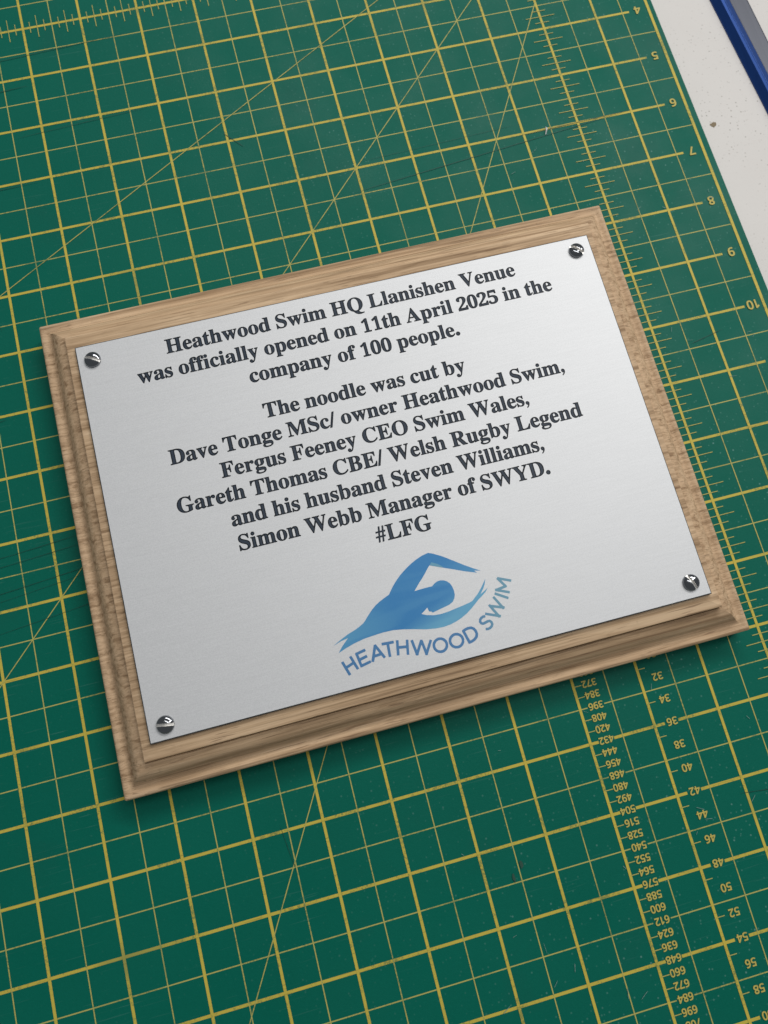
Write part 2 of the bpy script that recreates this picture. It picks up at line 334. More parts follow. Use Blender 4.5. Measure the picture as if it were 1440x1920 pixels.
# ------------------------------------------------------------------ outlines of the lettering (1000 units to the em; outer cut, inner floor) and of the logo (thousandths of an inch)
GL = {"H":[[[773,684,764,691,754,692,425,692,418,692,411,688,407,684,405,670,405,649,411,639,418,636,453,631,474,626,482,621,488,614,491,607,495,572,495,390,488,388,292,388,289,390,287,397,287,572,292,607,299,620,313,627,369,638,374,642,377,649,377,677,375,684,369,690,362,692,26,692,19,692,12,688,8,684,6,677,6,649,9,642,19,636,54,630,75,622,82,615,87,607,92,586,94,558,94,124,92,89,89,75,82,61,75,54,61,48,19,42,12,39,7,33,5,26,5,-2,8,-9,12,-13,19,-16,26,-16,362,-16,369,-14,374,-9,377,-2,377,26,375,33,369,40,362,42,327,46,306,54,299,61,292,76,289,89,287,117,287,306,292,312,488,312,495,306,495,117,493,89,490,75,484,61,474,53,460,47,418,42,411,38,407,33,405,26,405,-2,408,-9,418,-16,425,-16,754,-16,761,-16,768,-13,772,-9,775,-2,775,26,773,33,768,39,761,42,726,47,705,57,694,75,690,96,688,124,688,558,691,593,698,614,705,622,719,628,761,635,768,638,775,649,775,677]],[[257,27,264,29,266,33,257,47,249,68,246,89,244,117,244,327,247,341,253,348,244,369,244,565,246,593,249,614,254,628,264,649,110,649,120,635,130,614,135,593,137,558,136,103,131,67,124,48,115,33,117,29,124,27],[663,27,668,33,659,47,653,61,648,82,646,103,645,565,647,593,651,614,660,635,670,649,516,649,526,635,533,614,537,586,538,558,538,369,529,348,535,341,538,327,537,103,536,82,531,61,525,47,517,33,523,27]]],"S":[[[26,-29,33,-32,68,-31,76,-25,84,-4,89,1,96,2,124,-4,180,-22,222,-29,285,-30,341,-23,362,-18,397,-5,437,17,471,45,498,80,513,108,522,136,529,171,530,199,528,234,520,269,509,297,495,321,481,338,460,359,418,389,376,412,250,470,208,495,187,513,176,528,170,542,167,563,169,584,178,605,190,619,208,632,222,638,250,644,278,643,306,637,327,629,348,616,370,598,390,577,418,535,431,507,446,463,453,459,457,458,488,458,497,465,499,472,499,689,499,696,495,703,488,707,453,708,444,703,435,682,425,676,411,678,334,698,285,706,229,707,194,702,152,689,117,669,89,646,61,611,47,585,37,556,32,528,29,493,31,465,38,430,50,402,61,382,92,346,116,325,152,300,208,269,306,222,327,210,342,199,356,185,369,165,374,150,376,129,373,108,362,82,348,65,327,50,299,41,271,38,243,40,208,48,187,57,166,71,148,87,132,108,112,143,100,171,79,241,75,246,68,250,61,250,33,250,27,248,21,241,19,234,19,-18,22,-25]],[[138,630,123,619,103,596,88,570,78,542,73,514,72,493,76,458,82,435,91,416,105,395,124,375,152,352,201,321,348,248,375,227,394,206,407,185,415,164,419,129,415,101,409,80,398,59,382,38,383,37,387,38,412,52,439,74,461,101,475,129,484,164,487,199,484,234,475,269,464,290,448,311,432,326,406,346,362,371,215,440,186,458,159,480,138,507,129,528,125,549,125,577,128,598,133,612,145,633],[68,135,63,129,62,122,62,45,68,39,82,43,96,45,124,41,130,45,117,58,99,80,85,101],[453,560,456,570,456,633,454,640,439,635,425,633,397,635,396,633,417,612,433,591]]],"Q":[[[747,-150,751,-146,754,-139,753,-132,748,-104,740,-94,733,-93,691,-101,663,-104,628,-100,600,-92,572,-77,546,-55,524,-27,516,-13,522,-6,572,17,607,38,635,60,663,86,691,120,710,148,728,183,741,218,752,260,757,302,758,365,752,414,740,461,728,491,711,526,684,568,656,600,635,620,602,645,579,
660,544,677,516,688,488,697,446,705,418,707,369,707,334,704,292,696,264,688,222,670,187,651,159,631,127,603,107,582,82,550,67,526,54,500,39,463,31,435,23,393,20,358,20,309,23,281,31,239,50,183,71,141,89,115,119,78,159,43,201,15,264,-15,292,-62,334,-109,376,-140,432,-167,495,-183,558,-187,593,-186,628,-182,677,-173,712,-163],[383,642,404,641,425,636,453,623,469,610,483,596,503,568,517,540,527,512,538,470,547,393,549,337,544,239,530,162,508,106,476,64,442,43,390,34,369,36,348,42,327,52,306,68,292,83,272,113,261,134,251,162,240,204,233,246,229,288,228,337,233,435,247,512,268,568,299,610,306,615,341,635]],[[605,-139,579,-130,551,-115,516,-86,488,-51,467,-13,463,1,460,4,446,0,390,-9,362,-6,334,1,304,15,278,35,257,57,238,85,222,116,207,155,197,197,191,232,186,288,185,344,190,442,206,526,230,589,267,638,264,641,243,633,215,617,187,599,159,574,140,554,118,526,105,505,94,484,80,449,72,421,65,386,63,358,63,316,65,288,74,246,82,218,97,183,110,160,131,130,166,93,201,65,236,45,278,27,285,29,288,22,299,10,330,-41,361,-76,398,-104,446,-126,502,-140,565,-144,593,-143],[516,40,523,41,551,54,579,71,607,92,636,120,653,141,672,169,690,204,700,232,708,260,714,302,716,344,714,379,710,407,699,449,681,491,661,526,634,561,593,599,554,624,502,648,494,645,522,617,541,589,558,554,570,519,579,484,587,435,592,344,587,239,573,155,546,85,515,43]]],"L":[[[10,688,6,684,4,677,4,649,7,642,17,636,52,631,73,623,80,617,85,607,90,586,92,558,92,124,90,89,87,75,80,61,73,54,59,48,17,42,10,39,5,33,3,26,3,-2,6,-9,10,-13,17,-16,24,-16,598,-16,605,-15,612,-10,616,-2,654,229,652,236,647,243,640,245,605,244,598,239,570,176,547,138,529,117,514,103,479,81,458,72,430,65,367,57,332,57,304,61,297,64,290,75,286,96,285,124,285,558,288,593,294,614,299,621,311,628,339,634,374,635,381,639,387,649,387,677,385,684,377,691,367,692,24,692,17,692]],[[262,28,266,33,255,47,249,61,245,82,243,110,242,558,243,586,246,607,253,628,261,642,263,649,114,649,115,642,123,628,128,614,134,579,135,124,134,96,130,68,122,47,113,33,115,29,122,27],[477,33,479,30,493,27,570,27,577,30,592,117,593,124,591,127,587,117,584,116,562,89,542,70,514,50]]],"V":[[[357,-35,385,-35,395,-28,634,581,650,609,665,626,679,632,707,636,715,644,717,651,717,679,714,686,707,691,490,692,483,692,474,686,470,679,470,651,472,644,476,639,483,636,525,632,546,625,553,616,554,602,545,567,427,261,420,267,294,567,283,602,283,616,287,623,294,627,315,633,357,636,364,639,368,644,370,658,370,679,364,688,357,692,350,692,21,692,14,692,4,686,0,679,0,651,2,644,9,637,35,630,49,623,63,607,82,574,339,-21,343,-28,350,-34]],[[371,27,431,182,427,185,412,189,404,196,400,203,251,560,242,588,239,609,243,630,249,644,245,649,238,649,98,649,91,647,89,644,108,616,129,574,364,31],[622,644,616,649,595,649,588,646,587,644,595,623,598,616,602,613]]],"A":[[[336,708,329,708,323,705,317,698,72,96,56,68,43,54,28,46,0,40,-6,33,-7,-2,-4,-9,0,-13,7,-16,14,-16,210,-16,217,-16,224,-12,230,-2,230,5,230,26,229,33,224,39,217,43,189,44,168,49,159,54,153,61,151,68,151,82,154,96,189,180,385,180,392,
178,425,96,432,68,431,61,420,51,406,47,364,43,357,40,352,33,351,26,351,-2,357,-13,364,-16,371,-16,693,-15,700,-11,705,-2,704,33,700,38,693,42,679,44,665,49,653,61,640,82,613,138,374,698,364,707],[287,429,294,417,358,264,360,257,357,254,224,254,218,257]],[[105,66,83,33,84,31,91,27,112,27,119,32],[343,647,285,502,304,495,314,481,410,250,413,236,410,222,420,217,426,208,463,117,472,89,476,68,472,47,464,33,469,27,476,27,616,28,620,33,603,61,582,103,350,645]]],"T":[[[519,-14,524,-9,527,-2,527,26,525,33,519,40,512,42,477,44,463,47,449,53,442,59,437,68,431,89,429,124,429,621,435,626,470,623,512,609,540,591,568,558,586,516,595,467,599,460,610,455,638,455,648,460,652,467,652,474,652,677,650,684,641,691,631,692,36,692,22,689,17,684,15,677,15,474,16,467,20,460,29,456,64,457,71,462,74,467,83,516,92,540,111,572,134,595,155,609,190,622,225,627,232,626,235,621,235,124,232,89,225,66,218,57,211,52,197,47,183,44,148,41,141,35,138,26,138,-2,141,-9,148,-15,155,-16,512,-16]],[[386,649,281,649,278,642,278,117,276,89,272,68,263,47,254,33,260,27,400,27,407,30,408,33,399,47,393,64,387,103],[64,580,78,600,92,616,113,634,127,642,127,646,135,649,63,649,58,642,58,593,59,586],[532,649,540,647,541,642,572,621,603,583,607,586,609,593,609,642,604,649]]],"D":[[[5,689,0,684,-2,677,-2,649,1,642,12,635,40,633,54,630,71,621,76,614,82,600,86,572,86,551,86,110,84,82,78,61,68,51,47,45,19,42,12,38,8,33,6,26,6,-2,12,-12,19,-16,26,-16,334,-16,446,-6,537,23,613,75,665,145,695,229,706,341,703,390,696,439,681,488,662,530,642,560,607,600,572,628,530,652,488,669,432,683,383,689,320,692,19,692],[299,625,327,627,376,620,418,598,423,593,454,558,476,509,494,425,499,341,497,292,494,250,487,208,478,173,468,145,453,118,442,103,421,82,404,71,383,61,348,54,313,52,292,57,287,61,284,68,280,89,280,579,281,600,285,614,291,621]],[[250,28,254,33,243,54,238,75,237,96,236,572,240,614,247,635,255,649,109,649,110,642,118,628,124,607,128,579,129,551,129,96,124,61,119,47,111,33,117,27,124,27],[443,635,446,634,492,579,520,516,536,439,542,341,540,292,536,243,530,201,519,159,505,124,490,96,469,68,446,45,436,40,439,38,523,65,580,103,623,159,627,166,654,243,663,341,660,390,651,439,641,474,628,502,606,537,579,567,544,595,509,614,474,628]]],"M":[[[935,684,929,690,922,692,670,692,663,691,656,686,474,263,467,258,288,677,284,684,278,690,271,692,19,692,12,692,5,688,1,684,-1,677,-1,649,2,642,12,636,54,630,75,622,83,614,88,593,90,565,90,117,86,82,81,68,75,60,68,54,54,48,12,42,5,39,0,33,-2,26,-2,-2,1,-9,5,-13,12,-16,243,-16,250,-16,257,-13,263,-2,263,26,262,33,257,39,250,42,208,46,187,53,180,59,175,68,169,89,167,124,167,467,169,481,173,486,383,-4,390,-13,397,-16,425,-16,432,-15,439,-9,443,-2,656,503,660,495,661,488,661,124,658,89,653,68,649,61,642,54,621,47,586,42,579,39,573,33,572,26,572,-2,575,-9,579,-13,593,-16,915,-16,922,-16,929,-13,933,-9,936,-2,936,26,934,33,929,39,922,42,887,45,873,50,866,54,858,68,853,89,851,131,851,558,854,593,859,607,866,617,873,623,887,629,922,635,929,638,934,642,937,649,937,677]],[[131,64,124,59,117,
44,109,33,110,30,117,27,138,27,145,30,146,33,137,47],[824,28,828,33,820,47,815,61,811,82,808,110,808,558,809,579,813,607,818,621,830,642,832,649,691,649,684,644,675,621,693,614,699,607,704,593,704,124,702,96,698,68,691,47,682,33,684,29,691,27],[411,40,418,50,473,180,467,185,453,190,445,201,256,642,250,649,110,649,124,628,131,599,145,604,159,603,166,600,173,594,177,586]]],"F":[[[7,-11,14,-15,21,-16,378,-16,385,-14,391,-9,394,-2,394,26,393,33,386,40,336,45,315,50,304,54,296,61,288,75,284,96,283,117,284,313,287,316,315,313,336,307,357,295,373,278,388,250,396,222,405,173,408,166,413,161,427,160,448,160,455,162,459,166,462,173,463,180,462,516,460,523,455,528,448,531,413,529,406,523,403,516,399,488,389,453,375,425,364,411,345,397,329,390,315,386,287,384,283,390,283,593,285,614,293,621,301,623,336,624,378,623,427,616,448,611,469,602,497,582,506,572,518,554,531,523,546,466,553,460,560,459,588,460,595,464,599,474,599,677,595,686,588,691,581,692,21,692,11,691,2,684,0,677,0,649,7,638,56,627,70,621,78,614,84,603,88,586,90,551,90,124,89,96,81,68,70,56,49,47,14,41,4,33,2,26,2,-2]],[[259,28,263,33,250,54,244,75,240,117,240,334,245,348,240,369,240,600,243,621,253,649,105,649,120,628,128,607,132,586,133,558,133,110,131,89,125,61,119,47,109,33,112,28,119,27],[413,296,418,299,419,306,420,376,419,397,415,404,413,404,399,385,385,372,348,348,364,341,385,328,399,315],[553,579,556,586,556,642,553,649,469,649,483,648,485,642,518,621,539,600]]],"C":[[[681,703,670,707,642,707,635,704,629,696,621,675,614,668,607,664,593,662,579,665,509,690,481,697,432,705,404,707,369,706,334,702,306,696,264,684,236,672,208,657,159,623,138,604,113,577,84,535,68,505,54,472,46,444,39,409,34,374,33,339,34,304,38,269,46,234,54,206,68,171,82,143,111,101,135,73,159,51,187,30,236,2,264,-10,299,-20,334,-27,369,-31,397,-32,460,-28,516,-15,572,8,621,40,663,77,698,120,703,129,702,136,698,143,670,169,663,173,656,173,649,170,614,132,586,108,558,88,523,71,488,58,446,52,425,52,369,61,327,82,295,115,290,122,266,171,249,248,243,332,248,430,264,514,288,570,316,605,323,612,362,634,411,642,432,641,474,631,502,618,540,591,573,556,605,507,631,451,635,446,642,442,649,442,670,442,679,444,685,451,687,458,687,689,686,696]],[[295,647,290,647,257,635,208,607,187,591,166,571,131,528,117,507,104,479,87,430,81,402,77,367,78,304,86,248,94,220,105,192,133,143,166,103,208,67,257,40,306,22,334,16,355,14,362,17,348,22,299,49,256,94,225,157,206,241,200,339,205,430,221,521,250,591,292,646],[642,530,644,535,644,633,642,635,628,626,614,621,593,619,579,621,574,619,607,582]]],"E":[[[7,686,3,677,3,649,6,642,14,636,49,633,70,625,81,614,89,586,92,544,92,117,87,75,82,61,77,55,70,50,56,45,14,41,7,38,2,33,0,26,0,5,0,-2,3,-9,7,-13,14,-16,21,-16,595,-16,602,-16,609,-13,616,-2,656,208,657,215,654,222,644,228,609,228,602,224,573,166,559,145,542,124,525,108,504,92,462,73,427,64,385,59,343,57,308,59,294,65,291,68,287,82,285,103,285,306,287,314,315,311,343,305,364,294,378,282,386,271,396,250,405,215,411,173,414,166,420,161,427,160,455,160,465,
166,468,173,468,180,468,516,462,525,455,528,427,529,420,526,412,516,404,474,394,446,383,425,373,411,356,397,336,388,308,382,287,381,285,383,285,579,287,600,290,614,294,618,301,621,315,622,378,622,434,615,462,607,483,598,511,579,523,565,532,550,544,523,555,474,560,464,567,459,595,459,602,461,609,467,611,474,611,677,608,684,602,690,595,692,21,692,14,691]],[[259,27,264,33,253,47,247,61,243,96,242,327,245,341,249,348,243,362,242,572,245,614,249,628,260,649,112,649,125,621,129,607,134,572,135,544,134,103,133,82,128,61,123,47,115,33,119,28,126,27],[478,33,483,29,490,27,574,27,579,33,592,103,591,110,588,112,560,81,532,59,511,47],[420,402,406,383,391,369,371,356,352,348,378,336,392,327,406,315,420,297,425,306,425,376,424,397],[475,649,483,649,490,646,490,642,525,623,544,607,560,587,564,586,567,577,567,649]]],"O":[[[124,75,158,45,180,29,215,8,243,-5,285,-19,313,-25,355,-31,383,-32,418,-31,460,-25,488,-19,530,-5,558,7,599,31,628,53,651,73,671,94,697,129,712,153,731,192,741,220,752,262,758,311,759,339,756,388,752,416,741,458,731,486,712,525,698,549,671,584,651,605,621,632,600,647,577,661,537,680,495,695,467,701,418,707,390,708,341,705,313,701,271,690,243,680,204,661,180,646,145,620,124,600,103,577,82,549,65,521,47,484,37,458,26,416,22,388,19,339,20,311,26,262,37,220,47,192,67,150,80,129,96,106],[390,34,362,38,348,41,327,51,306,67,288,87,274,108,260,136,250,164,239,206,230,283,228,339,233,437,247,514,269,570,302,612,341,635,383,642,404,641,425,636,453,623,467,612,481,598,502,569,516,542,526,514,537,472,543,430,547,388,548,339,543,241,529,164,508,108,474,64,439,43]],[[264,642,222,622,186,598,145,560,115,521,92,479,74,430,65,381,62,332,67,276,80,227,97,185,124,141,152,108,187,77,236,46,278,28,282,31,257,57,236,87,219,122,207,157,198,192,190,241,185,332,190,437,204,521,231,591,263,633,267,640],[516,36,558,56,586,75,607,91,638,122,670,166,691,208,706,255,715,311,715,360,709,409,698,451,677,500,650,542,621,575,579,609,537,633,495,649,492,647,520,619,537,594,557,556,569,521,579,479,586,437,590,388,591,339,587,241,572,157,546,87,510,38]]],"W":[[[4,682,4,647,8,640,17,635,38,632,50,626,61,612,71,591,283,-18,290,-29,297,-32,332,-31,341,-25,514,408,521,400,673,-25,682,-31,689,-32,717,-31,724,-28,729,-18,929,577,941,602,952,619,969,631,990,638,996,647,997,675,996,682,990,689,983,692,976,692,801,692,790,689,784,682,783,654,784,647,787,641,794,636,822,633,843,626,850,616,852,598,844,563,759,307,752,306,658,577,650,605,651,619,661,628,682,634,703,635,714,640,719,647,719,675,718,682,712,689,703,692,514,692,388,692,378,689,372,682,371,675,371,647,374,642,381,636,409,633,430,627,442,619,454,598,477,528,477,521,381,279,374,287,281,556,270,598,271,619,276,627,290,633,318,636,325,640,329,647,330,675,329,682,325,688,318,692,311,692,24,692,10,689]],[[318,31,383,199,367,203,361,206,355,213,352,220,240,542,230,577,227,605,228,626,236,647,234,649,227,649,94,649,90,647,106,619,117,591,311,31],[696,36,703,39,761,213,759,219,745,222,738,226,731,236,615,570,609,591,606,612,610,633,617,
647,612,649,479,649,475,647,486,630,494,612,522,528,520,514,512,493,513,486,528,483,535,479,542,469],[919,647,913,649,885,649,882,647,895,619,899,614]]],"G":[[[668,704,658,707,630,707,623,705,600,669,595,666,581,663,497,691,469,698,420,705,385,707,350,706,287,695,231,676,203,662,175,645,147,624,127,606,101,578,72,536,56,506,42,473,34,445,26,410,22,375,22,305,26,270,33,235,42,204,55,172,69,144,87,116,109,88,147,52,175,31,203,15,231,1,259,-9,294,-19,329,-26,371,-30,448,-29,497,-24,539,-17,588,-4,630,9,679,28,684,32,688,39,688,46,688,193,693,228,700,242,707,246,728,252,756,254,763,256,769,263,771,270,771,298,763,308,749,310,413,310,406,308,398,298,397,270,399,263,406,256,462,249,483,241,490,234,496,221,499,193,499,95,495,74,490,63,483,53,476,47,462,41,441,37,413,35,385,37,364,42,336,55,319,67,301,84,282,109,267,137,256,165,245,207,238,249,234,291,233,333,237,431,254,515,278,571,306,606,314,613,350,634,399,642,420,641,455,633,490,617,525,592,547,571,565,550,592,508,622,445,630,441,637,441,658,441,665,442,670,445,674,452,675,459,675,690,674,697]],[[518,23,581,38,623,52,644,62,645,67,646,207,650,235,655,249,662,263,658,267,532,267,525,266,522,263,534,242,541,214,542,109,541,88,536,60,526,39,516,25],[287,28,294,32,266,59,245,87,229,116,213,158,204,193,195,242,191,284,190,340,195,438,211,522,240,592,279,641,280,646,287,647,289,648,287,649,279,648,245,635,196,608,175,592,154,572,123,536,105,508,94,487,81,452,69,403,64,340,69,277,76,242,92,193,106,165,120,144,136,123,155,102,196,69,245,42],[630,529,632,536,632,599,632,634,630,638,616,628,602,623,581,620,560,622,558,620,598,578]]],"B":[[[7,689,2,684,0,677,0,649,3,642,14,635,49,632,63,628,70,624,81,607,86,586,88,544,88,124,85,82,76,61,69,54,56,48,14,42,7,38,3,33,1,26,1,-2,4,-9,14,-16,21,-16,350,-16,392,-14,427,-11,469,-2,504,10,532,22,553,36,581,58,601,82,614,103,627,138,633,166,635,194,629,243,609,285,581,317,539,346,487,369,519,383,557,411,580,439,595,474,602,523,594,572,567,619,525,653,476,673,406,688,322,692,21,692],[287,327,336,323,371,313,385,306,399,293,410,278,419,257,424,236,427,194,426,166,421,124,411,96,403,82,385,66,364,57,343,53,308,53,294,57,285,68,281,96,281,320],[287,390,281,397,281,579,284,614,287,621,301,627,329,628,350,624,364,619,379,607,389,593,396,572,401,551,403,516,402,488,396,453,383,425,364,408,336,397,315,393]],[[112,28,245,27,252,28,256,33,247,47,242,61,238,96,238,341,241,362,238,376,238,593,242,621,252,649,110,649,111,642,122,621,127,600,131,544,131,103,123,61,118,47,109,33],[415,33,420,32,455,39,483,48,513,61,532,73,551,89,567,109,579,131,585,145,589,166,592,194,587,229,585,236,574,259,552,285,518,308,476,325,427,338,420,337,413,342,412,341,439,313,454,285,466,243,470,194,467,138,458,96,449,75,441,61,420,36],[369,362,399,347,401,348,397,355,395,369,392,374],[420,394,469,408,497,420,525,440,542,460,554,488,558,523,553,558,549,565,537,586,511,610,504,615,462,632,406,642,420,625,433,600,441,572,445,537,445,488,442,460,437,439,429,418,416,397]]],"R":[[[17,688,13,684,11,677,11,649,
14,642,24,636,59,630,80,621,87,614,93,600,97,579,98,558,98,124,96,89,90,68,80,55,59,46,24,42,17,39,12,33,10,26,10,-2,13,-9,17,-13,24,-16,31,-16,360,-16,367,-15,374,-10,377,-2,378,19,378,26,374,36,367,41,332,45,311,52,300,61,294,75,291,89,289,117,290,299,297,293,493,-11,500,-15,507,-16,710,-16,717,-16,724,-13,728,-9,731,-2,731,26,729,33,724,39,717,42,703,43,689,47,668,68,497,320,504,327,524,334,563,355,595,383,620,418,632,453,637,502,635,530,628,558,616,586,602,607,584,625,556,646,521,663,493,672,458,681,416,687,374,691,325,692,31,692,24,692],[290,365,289,572,292,607,297,617,311,622,332,624,367,621,395,609,412,593,425,572,434,537,437,502,436,474,430,439,422,418,414,404,401,390,381,377,360,370,332,365,297,363]],[[262,27,267,33,259,47,251,68,246,103,246,313,249,334,246,348,246,572,250,614,264,649,115,649,128,628,136,607,140,579,141,558,140,103,135,68,129,50,119,33,122,28,129,27],[437,640,430,635,445,621,462,593,466,586,477,544,480,502,479,474,476,446,468,418,451,382,437,365,423,352,402,339,381,331,331,320,521,27,633,27,640,30,641,33,620,61,450,313,444,327,445,341,448,348,456,355,507,374,537,390,562,411,578,432,589,460,594,495,592,523,587,544,578,565,569,579,555,593,535,608,509,621,486,630]]],"Y":[[[181,-14,188,-16,531,-16,538,-14,544,-9,546,-2,547,26,545,33,538,40,503,45,482,51,468,61,461,75,458,89,456,117,457,299,641,593,657,612,671,624,685,631,706,636,713,642,715,649,715,677,713,684,706,691,699,692,482,692,475,691,468,686,465,677,465,670,465,649,468,641,475,635,510,633,531,627,539,621,544,614,546,600,539,579,529,558,412,368,295,593,287,614,287,621,293,627,300,630,321,634,349,634,356,637,361,642,364,649,364,677,362,684,356,690,349,692,20,692,10,691,1,684,-1,677,-1,656,1,642,11,635,34,630,48,624,62,611,76,593,260,264,262,257,262,117,260,89,257,75,250,61,237,51,216,45,181,40,174,33,173,26,173,-2,175,-9]],[[433,29,435,33,426,48,419,68,414,103,413,306,398,311,388,320,254,579,246,600,244,614,245,628,251,649,89,649,92,642,111,617,130,586,304,271,304,96,299,68,295,54,283,33,286,28,293,27,426,27],[594,601,627,642,630,649,573,649,585,628,589,607]]],"a":[[[501,32,504,39,503,46,485,74,478,78,471,77,457,69,450,74,448,340,444,368,438,389,429,409,415,430,401,445,373,463,359,470,331,479,275,487,219,488,170,482,128,471,107,461,86,449,57,424,44,407,35,389,30,368,29,340,33,319,40,305,51,290,65,279,87,270,100,268,121,268,142,272,154,277,165,284,177,295,185,305,191,319,194,333,195,347,190,368,170,403,168,410,177,417,198,422,219,423,240,420,254,415,267,403,273,389,276,368,277,298,268,292,170,259,107,231,79,214,61,200,40,179,26,158,16,137,11,116,9,95,10,74,17,46,30,23,46,4,72,-15,100,-25,135,-29,163,-27,198,-21,226,-12,254,2,282,20,289,14,295,4,307,-10,324,-20,352,-29,380,-31,415,-26,443,-15,463,-3,478,9],[275,229,277,221,277,102,266,88,247,74,226,66,212,67,205,71,198,78,193,88,190,102,188,123,191,151,199,172,213,193,233,210,261,225]],[[163,210,121,189,86,165,68,144,57,123,52,95,53,81,58,60,72,39,86,27,100,20,121,15,142,14,163,16,201,25,177,37,163,52,152,74,147,95,145,
123,148,158,161,193,169,207],[296,440,294,438,304,424,314,403,319,368,320,284,317,270,320,249,320,95,317,82,311,74,320,60,328,32,338,21,352,15,373,12,394,14,408,17,426,25,424,32,413,46,409,60,407,74,407,312,405,340,401,361,391,389,381,403,366,417,338,432,317,438],[121,420,100,406,86,392,76,375,72,361,72,340,77,326,86,317,100,311,121,311,135,316,147,326,151,333,152,347,149,354,128,389,124,403,124,417]]],"b":[[[8,689,2,681,2,646,8,639,36,633,43,630,48,625,53,597,54,-12,57,-26,64,-32,71,-33,92,-31,162,21,197,-3,218,-14,246,-24,274,-30,316,-30,344,-26,379,-16,407,-3,435,16,452,30,483,65,508,107,521,142,529,170,536,226,534,289,524,338,514,366,504,387,480,422,451,450,431,464,414,473,379,484,344,488,309,486,288,482,267,474,232,454,230,457,230,674,229,681,224,688,218,692,211,692,22,692],[281,400,295,399,316,392,330,380,339,366,347,345,353,317,357,289,359,240,358,198,354,142,349,114,340,79,328,58,316,47,295,38,281,37,260,41,253,43,244,51,235,65,232,79,230,107,230,359,236,373,248,387,267,397]],[[358,22,386,35,414,54,439,79,459,107,476,142,488,184,493,226,493,268,489,303,479,338,466,366,447,394,421,419,393,435,365,443,337,446,312,443,351,419,368,401,376,387,385,366,392,345,397,317,401,268,400,170,393,114,381,65,371,44,357,23],[92,649,86,646,94,618,96,590,97,37,97,30,99,27,148,64,155,68,169,68,177,65,190,55,193,58,189,72,187,100,187,359,196,394,190,401,187,415,186,646,183,649]]],"c":[[[373,464,352,475,331,482,282,489,240,489,219,486,177,475,135,456,100,430,67,396,40,354,24,319,18,298,10,249,10,200,17,151,31,109,45,81,59,60,90,25,114,6,135,-7,170,-22,212,-30,233,-31,275,-28,310,-19,349,-3,382,18,414,46,443,81,446,88,445,95,440,102,415,122,408,123,401,120,366,91,338,78,324,74,303,73,289,74,268,80,242,95,228,109,217,123,200,158,191,189,184,242,183,277,185,326,191,361,205,396,216,410,233,421,261,424,268,423,277,417,281,403,279,375,280,354,285,333,296,312,317,296,331,290,352,288,380,290,401,299,415,310,422,319,429,333,434,354,433,382,429,399,421,417,412,431,399,445]],[[170,426,135,403,105,375,81,340,65,305,55,263,52,221,55,179,64,144,79,109,103,74,128,49,156,31,184,19,219,13,268,15,296,21,306,25,303,28,254,39,233,49,212,64,195,81,180,102,168,123,157,151,144,207,141,242,140,284,142,333,150,375,163,410,172,424],[317,440,315,438,321,424,324,403,323,361,326,347,330,340,338,334,352,331,366,331,380,337,388,347,392,361,391,375,384,396,373,410,359,422,338,434]]],"d":[[[489,690,478,692,268,692,261,692,254,689,249,683,248,676,248,648,252,641,261,636,286,634,303,629,310,625,317,613,319,592,319,459,317,456,289,473,268,481,240,487,198,488,163,481,128,466,93,441,65,410,43,375,28,340,22,319,12,270,10,242,10,200,12,172,19,137,36,88,51,60,65,40,79,25,100,6,135,-16,170,-27,191,-30,212,-31,240,-28,268,-21,289,-11,317,9,319,4,319,-17,322,-24,331,-30,338,-31,443,-8,478,-3,534,0,544,4,549,11,550,39,548,48,541,55,520,60,506,67,502,74,498,95,498,676,496,683],[261,401,282,397,296,390,310,378,318,361,319,116,310,94,293,74,275,62,254,58,233,63,219,74,210,88,202,109,195,144,192,172,191,256,
